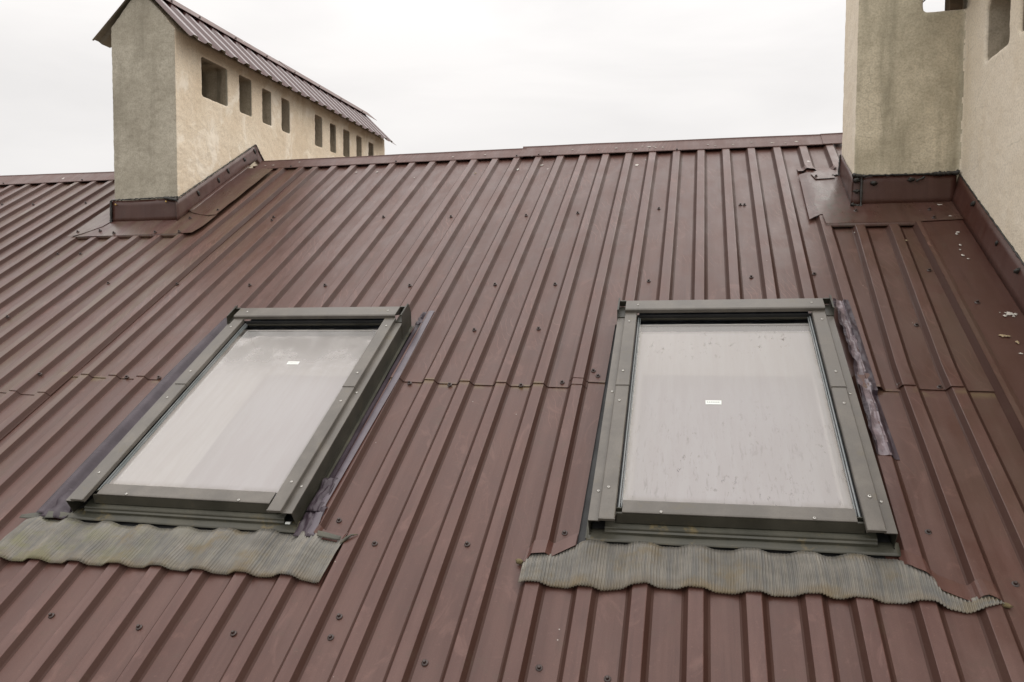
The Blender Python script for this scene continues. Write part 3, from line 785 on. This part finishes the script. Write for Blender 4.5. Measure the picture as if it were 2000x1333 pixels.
tape_strip([(1.97, -2.062), (2.38, -2.078), (3.1, -2.070)], [(1.95, -1.964), (3.1, -1.955)], 1.955, 3.108, winL, lambda d: .016, .0018, 13., n=120)
# crumpled lower ends of the left window's tapes
def scrap(uc, dc, du, dd, root, seed, h=.02):
    grid('tape_scrap', 16, 16, lambda s, t: W3(uc+du*(s-.5)+.004*nz(t*5, seed), dc+dd*(t-.5), h + .012*nz(s*3+seed, t*4) + .006*abs(nz(s*7+seed, t*6, 3.))), M['tape'], root,
         uvfn=lambda s, t: (s*.1, t*.1+seed), solid=.0005)
scrap(-1.116, 3.045, .060, .12, winL, 3., .020); scrap(-1.123, 2.94, .046, .14, winL, 6., .024)
scrap(-2.010, 3.055, .110, .125, winL, 8., .018)
scrap(-1.128, 1.93, .030, .10, winL, 12., .014)

# torn sliver of flashing at the right end of the left apron
tube('torn_flashing_end', [W3(-.990, 3.112, .018), W3(-.978, 3.100, .024), W3(-.965, 3.086, .026), W3(-.948, 3.078, .022)], [.004, .005, .003, .001], M['apron'], winL, n=6)
def blob(name, c, r, mt, parent, seed=0., flat=.6, sub=2, rough=.5):
    bm = bmesh.new(); bmesh.ops.create_icosphere(bm, subdivisions=sub, radius=1)
    for v in bm.verts:
        k = 1 + rough*nz(v.co.x*1.7+seed, v.co.y*1.7, v.co.z*1.7) + rough*.5*nz(v.co.x*4+seed, v.co.y*4, v.co.z*4)
        p = Vector((v.co.x*r[0]*k, v.co.y*r[1]*k, v.co.z*r[2]*k)); v.co = p
    me = bpy.data.meshes.new(name); bm.to_mesh(me); bm.free(); me.materials.append(mt)
    for p_ in me.polygons: p_.use_smooth = True
    o = bpy.data.objects.new(name, me); COL.objects.link(o); o.parent = parent
    base = parent.matrix_basis.translation
    o.matrix_basis = Matrix.Translation(Vector(c)-base) @ RX
    return o
blob('moss_lump', W3(-.462, 3.112, .012), (.012, .007, .006), M['moss'], winR, 3.)
blob('moss_lump', W3(.690, 3.104, .010), (.016, .007, .006), M['moss'], winR, 7.)

# bird droppings that stand out one by one
def splat(u, d, r, mt, seed, h=None, stretch=1., parent=None):
    n = 20; vs = [W3(u, d, 0)]; hh = hroof(u, d)+.0068 if h is None else h
    vs = [W3(u, d, hh+.0022)]
    for k in range(n):
        a = 2*math.pi*k/n; rr = r*(.62 + .9*abs(nz(math.cos(a)*1.6+seed, math.sin(a)*1.6, seed)) + .35*nz(math.cos(a)*5+seed, math.sin(a)*5))
        vs.append(W3(u+rr*math.cos(a), d+rr*math.sin(a)*stretch, hh))
    fs = [(0, 1+k, 1+(k+1) % n) for k in range(n)]
    mesh('bird_dropping', vs, fs, mt, parent or roof)
for i, (u, d, r, t, st, h) in enumerate([(1.058, 1.878, .013, 0, .9, .027), (1.040, 1.893, .008, 0, 1, .0275), (1.075, 1.882, .006, 0, 1.3, .027), (1.066, 1.896, .005, 0, 1., .027), (1.03, 1.872, .003, 0, 1., .027), (.997, 2.016, .012, 1, .8, .027),
        (1.012, 2.02, .011, 1, .6, .0275), (1.030, 2.055, .006, 1, 1.6, .027), (1.051, 1.245, .010, 0, .7, .027), (1.043, 1.262, .006, 0, 1.4, .027), (1.032, 1.36, .006, 0, 1.6, .027),
        (1.022, 1.40, .005, 0, 1.2, .027), (1.019, 1.447, .006, 0, 1.5, .027), (1.030, 1.477, .006, 0, .8, .027), (1.045, .972, .012, 0, .6, .028), (1.06, 1.09, .010, 0, .6, .028),
        (.845, 1.30, .006, 1, 1, None), (.790, 2.193, .007, 1, .8, None), (-2.889, .449, .018, 0, .7, .0275), (-2.884, .373, .013, 0, .5, .0275), (-2.893, .528, .006, 1, .8, .0275),
        (-.925, .233, .014, 0, .6, None), (-1.062, .284, .008, 0, 1.8, None), (-1.318, .318, .009, 1, .7, None), (-2.144, .219, .008, 0, .9, None), (-1.995, .229, .008, 0, .9, None),
        (-.356, .291, .012, 0, 1.2, None), (-.310, .222, .004, 0, 1.5, None), (-1.702, .35, .005, 0, 1., None), (1.02, 2.12, .007, 0, .7, .027), (.66, 1.20, .004, 0, 1, None)]):
    splat(u, d, r, M['birdy'] if t else M['bird'], i*1.37+.5, h, st)
for i, (u, d, r) in enumerate([(-.373, .106, .011), (-.299, .084, .012), (-.27, .082, .007), (-.493, .080, .010), (.038, .094, .008), (.39, .105, .010), (.52, .102, .012), (.177, .102, .008), (-.759, .067, .008), (-1.52, .095, .009), (-1.312, .084, .008), (-2.80, .095, .01), (-2.86, .097, .007), (-2.62, .06, .008), (-.42, .105, .006), (-.34, .07, .007), (-.22, .10, .006), (-.6, .09, .006), (.08, .11, .006), (.28, .09, .007), (-.9, .08, .006), (-.30, .112, .005), (-.26, .10, .008), (.46, .12, .006)]):
    splat(u, d, r, M['bird'], i*2.1+9, .034 - .003*(d > .1), .6)

# ------------------------------------------------------------------ chimneys
def masonry(name, boxes, cuts, mats, parent, pick, voxel=.014, rough=.0035, tops=None):
    """boxes minus cutters, remeshed and roughened so that edges and openings read as hand plastered"""
    def box_obj(b, poly=None):
        bm = bmesh.new()
        if poly is None:
            x0, x1, y0, y1, z0, z1 = b
            vs = [bm.verts.new(p) for p in ((x0, y0, z0), (x1, y0, z0), (x1, y1, z0), (x0, y1, z0), (x0, y0, z1), (x1, y0, z1), (x1, y1, z1), (x0, y1, z1))]
            for q in ((0, 3, 2, 1), (4, 5, 6, 7), (0, 1, 5, 4), (1, 2, 6, 5), (2, 3, 7, 6), (3, 0, 4, 7)): bm.faces.new([vs[i] for i in q])
        else:
            axis, a, c, pts = poly
            mk = (lambda t, p, q: (p, t, q)) if axis == 'y' else (lambda t, p, q: (t, p, q))
            A_ = [bm.verts.new(mk(a, *p)) for p in pts]; B_ = [bm.verts.new(mk(c, *p)) for p in pts]
            bm.faces.new(A_); bm.faces.new(list(reversed(B_)))
            for i in range(len(pts)):
                j = (i+1) % len(pts); bm.faces.new((A_[i], B_[i], B_[j], A_[j]))
        bmesh.ops.recalc_face_normals(bm, faces=bm.faces)
        me = bpy.data.meshes.new('tmp'); bm.to_mesh(me); bm.free()
        o = bpy.data.objects.new('tmp', me); COL.objects.link(o); return o
    objs = [box_obj(b) if not (isinstance(b[0], str)) else box_obj(None, b) for b in boxes]
    cut = [box_obj(b) if not (isinstance(b[0], str)) else box_obj(None, b) for b in cuts]
    base = objs[0]
    for o in objs[1:]:
        md = base.modifiers.new('u', 'BOOLEAN'); md.operation = 'UNION'; md.object = o; md.solver = 'EXACT'
    for o in cut:
        md = base.modifiers.new('c', 'BOOLEAN'); md.operation = 'DIFFERENCE'; md.object = o; md.solver = 'EXACT'
    md = base.modifiers.new('r', 'REMESH'); md.mode = 'VOXEL'; md.voxel_size = voxel
    dg = bpy.context.evaluated_depsgraph_get(); dg.update()
    me = bpy.data.meshes.new_from_object(base.evaluated_get(dg)); me.name = name
    for o in objs + cut:
        m_ = o.data; bpy.data.objects.remove(o); bpy.data.meshes.remove(m_)
    nrm = [v.normal.copy() for v in me.vertices]
    for v, n_ in zip(me.vertices, nrm):
        c = v.co
        k = rough*(nz(c.x*9, c.y*9, c.z*9)*1.0 + .8*nz(c.x*27, c.y*27, c.z*27) + .5*nz(c.x*60, c.y*60, c.z*60))
        v.co = c + n_*k
    me.materials.clear()
    for m_ in mats: me.materials.append(m_)
    for p_ in me.polygons:
        p_.material_index = pick(p_.center, p_.normal); p_.use_smooth = True
    me.update()
    return link(name, me, parent)

def zr(y): return y*math.tan(A)              # height of the valley plane above or below the ridge line at y (front slope, y<0)

# --- left chimney
LX0, LX1, LY0, LY1 = -3.472, -3.018, -.773, 2.212
cl = empty('chimney_stack', ((LX0+LX1)/2, LY0+.2, zr(LY0)), 'long grey and cream chimney under a ribbed gable cap, with a row of vent openings', 'chimney')
body = ('y', LY0, LY1, [(LX0, -.62), (LX1, -.62), (LX1, .655), (-3.075, .725), (-3.245, .895), (-3.30, .875), (LX0+.005, .705)])
holes = [(-.531, -.277, .335, .575), (-.146, -.007, .335, .582), (.122, .234, .329, .570), (.370, .479, .329, .570), (.857, .973, .325, .570), (1.108, 1.207, .326, .560), (1.345, 1.461, .333, .566), (1.599, 1.703, .33, .568), (1.846, 1.953, .33, .563)]
cuts = [(LX1-.25, LX1+.05, a, b, c, e) for a, b, c, e in holes]
cuts += [(LX0-.05, LX0+.16, a+.02, b, c, e) for a, b, c, e in holes]
def pickL(c, n):
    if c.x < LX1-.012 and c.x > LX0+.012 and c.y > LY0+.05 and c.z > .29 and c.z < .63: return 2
    if n.x > .6 and c.y > LY0 + .004: return 0
    if n.x < -.6: return 0
    return 1
mL = masonry('masonry', [body], cuts, [M['cream'], M['cement'], M['brickdark']], cl, pickL, voxel=.0065, rough=.0024)
lb = MB(); lb.box(LX0+.004, LX1-.004, .3, LY1-.004, -1.6, -.6); lb.build('masonry_base', M['cream'], cl)
# ribbed sheets of the cap
def cap_sheet(side):
    y0, y1 = -.792, 2.23; pitch = .1289
    ex = -2.903 if side > 0 else -3.587; ez = .603 if side > 0 else .632
    ax, az = -3.244, .932
    dirv = Vector((ex-ax, 0, ez-az)); ln = dirv.length; dirv.normalize(); nv = Vector((-dirv.z, 0, dirv.x)) if side > 0 else Vector((dirv.z, 0, -dirv.x))
    if nv.z < 0: nv = -nv
    ys = []; y = -.748
    prof = [(y0, .0)]
    while y < y1-.03:
        prof += [(y-.031, .0), (y-.018, .017), (y+.018, .017), (y+.031, .0)]; y += pitch
    prof = [p_ for p_ in prof if p_[0] >= y0]; prof.append((y1, 0))
    prof.sort()
    vs, uv, fs = [], [], []
    nr = 5
    for j in range(nr+1):
        for (yy, h) in prof:
            t = j/nr; p = Vector((ax, yy, az)) + dirv*ln*t + nv*(h + .002*nz(yy*3, t*2, side))
            if j == nr: p += dirv*.004*nz(yy*6, 1.)
            vs.append(p); uv.append((yy, t*.5+1))
    n_ = len(prof)
    for j in range(nr):
        for i in range(n_-1):
            a = j*n_+i; fs.append((a, a+1, a+n_+1, a+n_))
    return mesh('cap_sheet', vs, fs, [M['capsheet'], M['primer']] if side < 0 else [M['primer'], M['capsheet']], cl, uvs=uv, solid=.0012 if side > 0 else -.0012)
cap_sheet(1); cap_sheet(-1)
rf = MB(); 
for (a, b, dz) in ((-.84, .75, .0), (.70, 2.30, .004)):
    rf.prism([(-3.345, .873+dz), (-3.244, .957+dz), (-3.143, .873+dz), (-3.143, .870+dz), (-3.244, .953+dz), (-3.345, .870+dz)], a, b, axis='y')
rf.build('cap_ridge_strip', M['cap'], cl)
for yy in (-.62, -.36, .02, .40, .79, 1.18, 1.57, 2.0):
    o = bpy.data.objects.new('cap_screw', SM); COL.objects.link(o); o.parent = cl
    o.matrix_basis = Matrix.Translation(Vector((-3.160, yy, .888)) - cl.location) @ Matrix.Rotation(.72, 4, 'Y')


def poly_plate(name, pts, h, mt, parent, lipd=None, noise_=.0015, seed=0.):
    """flat plate on the ribs, its outline in roof coordinates; triangulated on a fine grid so it can be slightly dented"""
    bm = bmesh.new(); vs = [bm.verts.new(W3(u, d, 0)) for u, d in pts]; f = bm.faces.new(vs)
    uvl = bm.loops.layers.uv.new('UVMap')
    bmesh.ops.triangulate(bm, faces=[f])
    for _ in range(4): 
        long = [e for e in bm.edges if e.calc_length() > .05]
        if long: bmesh.ops.subdivide_edges(bm, edges=long, cuts=1); bmesh.ops.triangulate(bm, faces=[q for q in bm.faces if len(q.verts) > 3])
    nrm = Vector((0, -SN, CS)); dn = Vector((0, -CS, -SN))
    inv = lambda p: (p.x, p.dot(dn))
    for q in bm.faces:
        for lp in q.loops: lp[uvl].uv = inv(lp.vert.co)
    for v in bm.verts:
        u, d = inv(v.co); hh = h(u, d) if callable(h) else h
        v.co = v.co + nrm*(hh + noise_*nz(u*9, d*9, seed))
    bmesh.ops.recalc_face_normals(bm, faces=bm.faces)
    if sum((q.normal.dot(nrm) for q in bm.faces)) < 0: bmesh.ops.reverse_faces(bm, faces=bm.faces)
    me = bpy.data.meshes.new(name); bm.to_mesh(me); bm.free(); me.materials.append(mt)
    o = link(name, me, parent); md = o.modifiers.new('solid', 'SOLIDIFY'); md.thickness = .0009; md.offset = -1
    return o
def flange(name, p, mt, parent, nu=16, bulge=.003, seed=0.):
    """p: bottom-start, bottom-end, top-end, top-start"""
    a, b, c, e = [Vector(x) for x in p]; nn = (b-a).cross(e-a).normalized()
    return grid(name, nu, 4, lambda s, t: (a+(b-a)*s)*(1-t) + (e+(c-e)*s)*t + nn*bulge*nz(s*5+seed, t*2), mt, parent,
                uvfn=lambda s, t: (p[0][0]*.7+p[0][1]*.5 + (b-a).length*s, .8+.15*t), solid=.0009)
hl = lambda u, d: .0225 + .006*max(0, -( -3.45-u))*0
poly_plate('base_plate', [(-3.66, .30), (-3.478, .30), (-3.478, .905), (-3.492, .985), (-3.530, 1.030), (-3.565, 1.075), (-3.60, 1.100), (-3.645, 1.108), (-3.655, .8)], .0300, M['plate'], cl, seed=1.)
poly_plate('base_plate', [(-3.478, .78), (-3.0, .78), (-2.776, .845), (-2.780, 1.00), (-2.800, 1.082), (-2.90, 1.094), (-3.25, 1.100), (-3.59, 1.108), (-3.53, 1.03)], .0270, M['plate'], cl, seed=2.)
o = grid('plate_hem', 40, 2, lambda s, t: W3(-3.60+.735*s, 1.104 - .008*s + .006*t + .002*nz(s*9), .0262-.020*t), M['plate'], cl, uvfn=lambda s, t: (-3.6+.73*s, 1.1+.02*t), solid=.0009)
poly_plate('side_plate', [(-2.985, .12), (-2.773, .150), (-2.774, .5), (-2.779, .858), (-2.83, .868), (-2.90, .845), (-2.96, .822), (-3.006, .795), (-2.99, .45)], .0310, M['plate'], cl, seed=3., noise_=.003)
# folded strip between the side plate and the upright flange
grid('side_fold', 24, 2, lambda s, t: W3(-3.010+.028*t, .80-.72*s, .030+.010*(1-t)), M['plate'], cl, uvfn=lambda s, t: (-3+.03*t, .8-.7*s), solid=.0009)
flange('front_flange', [(-3.480, -.786, zr(-.786)+.022), (-3.012, -.786, zr(-.786)+.022), (-3.012, -.782, -.334), (-3.480, -.782, -.338)], M['plated'], cl, seed=1.)
flange('side_flange', [(-3.004, -.80, zr(-.80)+.022), (-3.004, .02, .045), (-3.010, .020, .144), (-3.010, -.80, -.350)], M['plate'], cl, nu=30, seed=2.)
flange('side_flange', [(-3.006, .022, .040), (-3.006, .25, -.10), (-3.011, .13, .03), (-3.011, .024, .144)], M['plate'], cl, seed=4.)
def seal(parent, a, b, n=40, r=.006, seed=0.):
    a, b = Vector(a), Vector(b)
    pts = [a+(b-a)*i/n + Vector((.003*nz(i*.8, seed), .003*nz(i*.7, seed+3), .005*nz(i*.9, seed+6))) for i in range(n+1)]
    rad = [r*(.62+.7*abs(nz(i*.63, seed+9))+.4*nz(i*1.7, seed)) for i in range(n+1)]
    return tube('sealant_bead', pts, rad, M['sealant'], parent, n=6)
seal(cl, (-3.478, -.785, -.332), (-3.005, -.785, -.326), 40, .0055, 1.)
seal(cl, (-3.008, -.79, -.336), (-3.012, .020, .150), 70, .0048, 2.)
seal(cl, (-3.012, .022, .150), (-3.008, .12, .045), 14, .007, 3.)
seal(cl, (-3.480, -.788, -.335), (-3.480, -.792, zr(-.79)+.03), 16, .009, 4.)
seal(cl, (-3.10, -.788, -.328), (-3.005, -.795, -.345), 12, .012, 5.)
for i, (y, k) in enumerate(((-.60, .10), (-.40, .085), (-.30, .10), (-.12, .095), (.0, .10))):
    blob('sealant_dab', (-3.005, y, zr(y)+k), (.006, .010, .017), M['sealant'], cl, i*3.1)
for (x, z) in ((-3.445, -.360), (-3.085, -.352)):
    blob('brass_screw', (x, -.790, z), (.0065, .004, .0065), M['gold'], cl, 0., rough=.0)
for i, (u, d) in enumerate(((-3.613, 1.051), (-3.46, 1.042), (-3.335, 1.077), (-3.048, 1.078), (-2.884, 1.08), (-2.80, .80), (-2.93, .90))):
    pc = [c for c in cl.children if c.name.startswith('base_plate')][0 if i == 0 else 1] if i < 5 else [c for c in cl.children if c.name.startswith('side_plate')][0]
    s_ = bpy.data.objects.new('plate_screw', SM); COL.objects.link(s_); s_.parent = pc
    s_.matrix_basis = Matrix.Translation(W3(u, d, .0305)) @ RX      # the plate's data is in world space, so is this

# --- right chimney: a short block joined to a long wall
RX0, RX1, RY0 = .692, 1.134, -.802
cr_ = empty('chimney_stack', (1.0, -.7, zr(-.7)), 'chimney block of stained render joined to a long cream wall at the right edge', 'chimney')
boxes = [(RX0, 1.20, RY0, -.478, -.75, .66), (RX1, 1.50, -2.75, -.462, -2.1, .66)]
cutsR = [(.962, 1.15, RY0-.05, -.40, .379, .78),
         ('x', 1.05, 1.42, [(-1.050, .062), (-1.285, .060), (-1.285, .262), (-1.270, .295), (-1.245, .31), (-1.075, .31), (-1.050, .275)]),
         ('x', 1.05, 1.42, [(-1.385, .060), (-1.60, .06), (-1.60, .31), (-1.385, .31)]),
         ('x', 1.05, 1.42, [(-1.75, .060), (-1.95, .06), (-1.95, .31), (-1.75, .31)]),
         ('x', 1.05, 1.42, [(-2.10, .060), (-2.30, .06), (-2.30, .31), (-2.10, .31)])]
def pickR(c, n):
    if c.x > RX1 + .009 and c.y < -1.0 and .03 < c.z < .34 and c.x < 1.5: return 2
    if n.y < -.6 and c.y < -.7 and c.x < RX1+.004: return 1
    return 0
masonry('masonry', boxes, cutsR, [M['cream2'], M['cement2'], M['brickdark']], cr_, pickR, voxel=.0095, rough=.0018)
wd = MB(); wd.box(1.078, 1.130, -.775, -.70, .381, .64); wd.build('timber_prop', M['wood'], cr_)
# its cap: ribbed eave sheet above the frame edge
vs, uv, fs = [], [], []
prof = []; y = -3.3
while y < -.3: prof += [(y-.031, 0), (y-.018, .017), (y+.018, .017), (y+.031, 0)]; y += P
for j in range(2):
    for (yy, h) in prof: vs.append(Vector((.99+j*.38, yy, .50+j*.36+h))); uv.append((yy, j*.5))
n_ = len(prof)
for i in range(n_-1): fs.append((i, i+n_, i+n_+1, i+1))
mesh('cap_sheet', vs, fs, M['capsheet'], cr_, uvs=uv, solid=.0008)

# flashings
flange('front_flange', [(.684, -.816, zr(-.816)+.024), (1.118, -.816, zr(-.816)+.024), (1.118, -.812, -.352), (.684, -.812, -.350)], M['plated'], cr_, seed=5.)
flange('side_flange', [(.680, -.818, zr(-.818)+.024), (.680, -.484, zr(-.484)+.024), (.686, -.484, -.178), (.686, -.814, -.350)], M['plated'], cr_, seed=6.)
flange('wall_flange', [(1.101, -.80, zr(-.80)+.026), (1.101, -3.3, zr(-3.3)+.026), (1.129, -3.3, zr(-3.3)+.150), (1.129, -.80, zr(-.80)+.150)], M['plated'], cr_, nu=60, seed=7.)
poly_plate('side_plate', [(.492, .548), (.562, .524), (.679, .516), (.690, .7), (.692, .95), (.690, 1.022), (.555, 1.034), (.540, 1.034), (.487, 1.074), (.489, .8)],
           lambda u, d: .0245 - .006*max(0, (.53-u)/.04), M['plate'], cr_, seed=11.)
poly_plate('front_plate', [(.546, 1.036), (.69, 1.018), (.69, .92), (1.12, .92), (1.105, 1.124), (1.01, 1.130), (.923, 1.138), (.548, 1.138)], .0285, M['plate'], cr_, seed=12.)
grid('plate_hem', 24, 2, lambda s, t: W3(.548+.375*s, 1.138+.016*t+.001*nz(s*8), .0285-.012*t), M['plate'], cr_, uvfn=lambda s, t: (.55+.37*s, 1.1), solid=.0009)
poly_plate('patch_plate', [(.545, .560), (.640, .552), (.655, .630), (.562, .636)], .029, M['plate'], cr_, seed=13.)
lip('cut_sheet_edge', [(.47, .500), (.53, .500), (.56, .515), (.60, .507), (.64, .512), (.685, .505)], .06, .014, M['roof'], cr_, .492, .680, 9.)
poly_plate('valley_plate', [(.944, 1.10), (1.10, 1.10), (1.10, 2.0), (1.10, 3.0), (1.10, 4.0), (1.10, 5.5), (.935, 5.5), (.932, 4.0), (.932, 3.0), (.936, 2.0)], .0240, M['plated'], cr_, seed=14., noise_=.002)
grid('folded_edge', 2, 60, lambda s, t: W3(.914+.030*s - .010*t, 1.14+4.3*t, (.0300 if s < .9 else .0245) + .001*nz(t*30)), M['roof'], cr_, uvfn=lambda s, t: (.914+.03*s, 1.14+4.3*t), smooth=False, solid=.0009)
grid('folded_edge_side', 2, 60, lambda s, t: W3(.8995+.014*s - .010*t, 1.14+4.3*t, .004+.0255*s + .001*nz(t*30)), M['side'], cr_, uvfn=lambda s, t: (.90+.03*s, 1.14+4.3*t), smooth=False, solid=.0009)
flange('end_flange', [(1.125, -2.762, zr(-2.762)+.02), (1.51, -2.762, zr(-2.762)+.02), (1.51, -2.758, zr(-2.762)+.15), (1.125, -2.758, zr(-2.762)+.15)], M['plated'], cr_, seed=8.)
seal(cr_, (.690, -.818, -.348), (1.125, -.814, -.352), 46, .006, 7.)
seal(cr_, (1.02, -.818, -.352), (1.125, -.82, -.35), 16, .012, 8.)
seal(cr_, (.682, -.820, -.345), (.735, -.820, -.352), 10, .011, 9.)
seal(cr_, (.722, -.822, -.36), (.720, -.828, zr(-.83)+.03), 18, .008, 10.)
seal(cr_, (.676, -.826, zr(-.82)+.035), (.722, -.830, zr(-.83)+.03), 10, .009, 11.)
seal(cr_, (.682, -.50, -.19), (.674, -.515, zr(-.515)+.03), 16, .006, 12.)
seal(cr_, (.672, -.515, zr(-.515)+.03), (.640, -.52, zr(-.52)+.032), 8, .007, 13.)
seal(cr_, (1.131, -.81, zr(-.81)+.152), (1.131, -3.3, zr(-3.3)+.152), 150, .0045, 14.)
for i, (x, y, z) in enumerate(((.775, -.822, -.385), (.93, -.822, -.375), (.700, -.822, -.42), (1.12, -1.03, zr(-1.03)+.13), (1.122, -1.30, zr(-1.30)+.11), (1.118, -1.50, zr(-1.5)+.12), (.700, -.824, -.37))):
    blob('sealant_dab', (x, y, z), (.014, .006, .010), M['sealant'], cr_, 20+i*3.1, rough=.9)
seal(cr_, (.95, -.824, -.383), (.985, -.824, -.365), 5, .006, 15.)
vp = [c for c in cr_.children if c.name.startswith('valley_plate')][0]; fp = [c for c in cr_.children if c.name.startswith('front_plate')][0]
pp = [c for c in cr_.children if c.name.startswith('patch_plate')][0]
for (u, d, pc) in ((.993, 1.024, fp), (.992, 1.108, fp), (.690, 1.02, fp), (.567, .605, pp), (.978, 1.802, vp)):
    s_ = bpy.data.objects.new('plate_screw', SM); COL.objects.link(s_); s_.parent = pc
    s_.matrix_basis = Matrix.Translation(W3(u, d, .0285 if d < 1.7 else .024)) @ RX
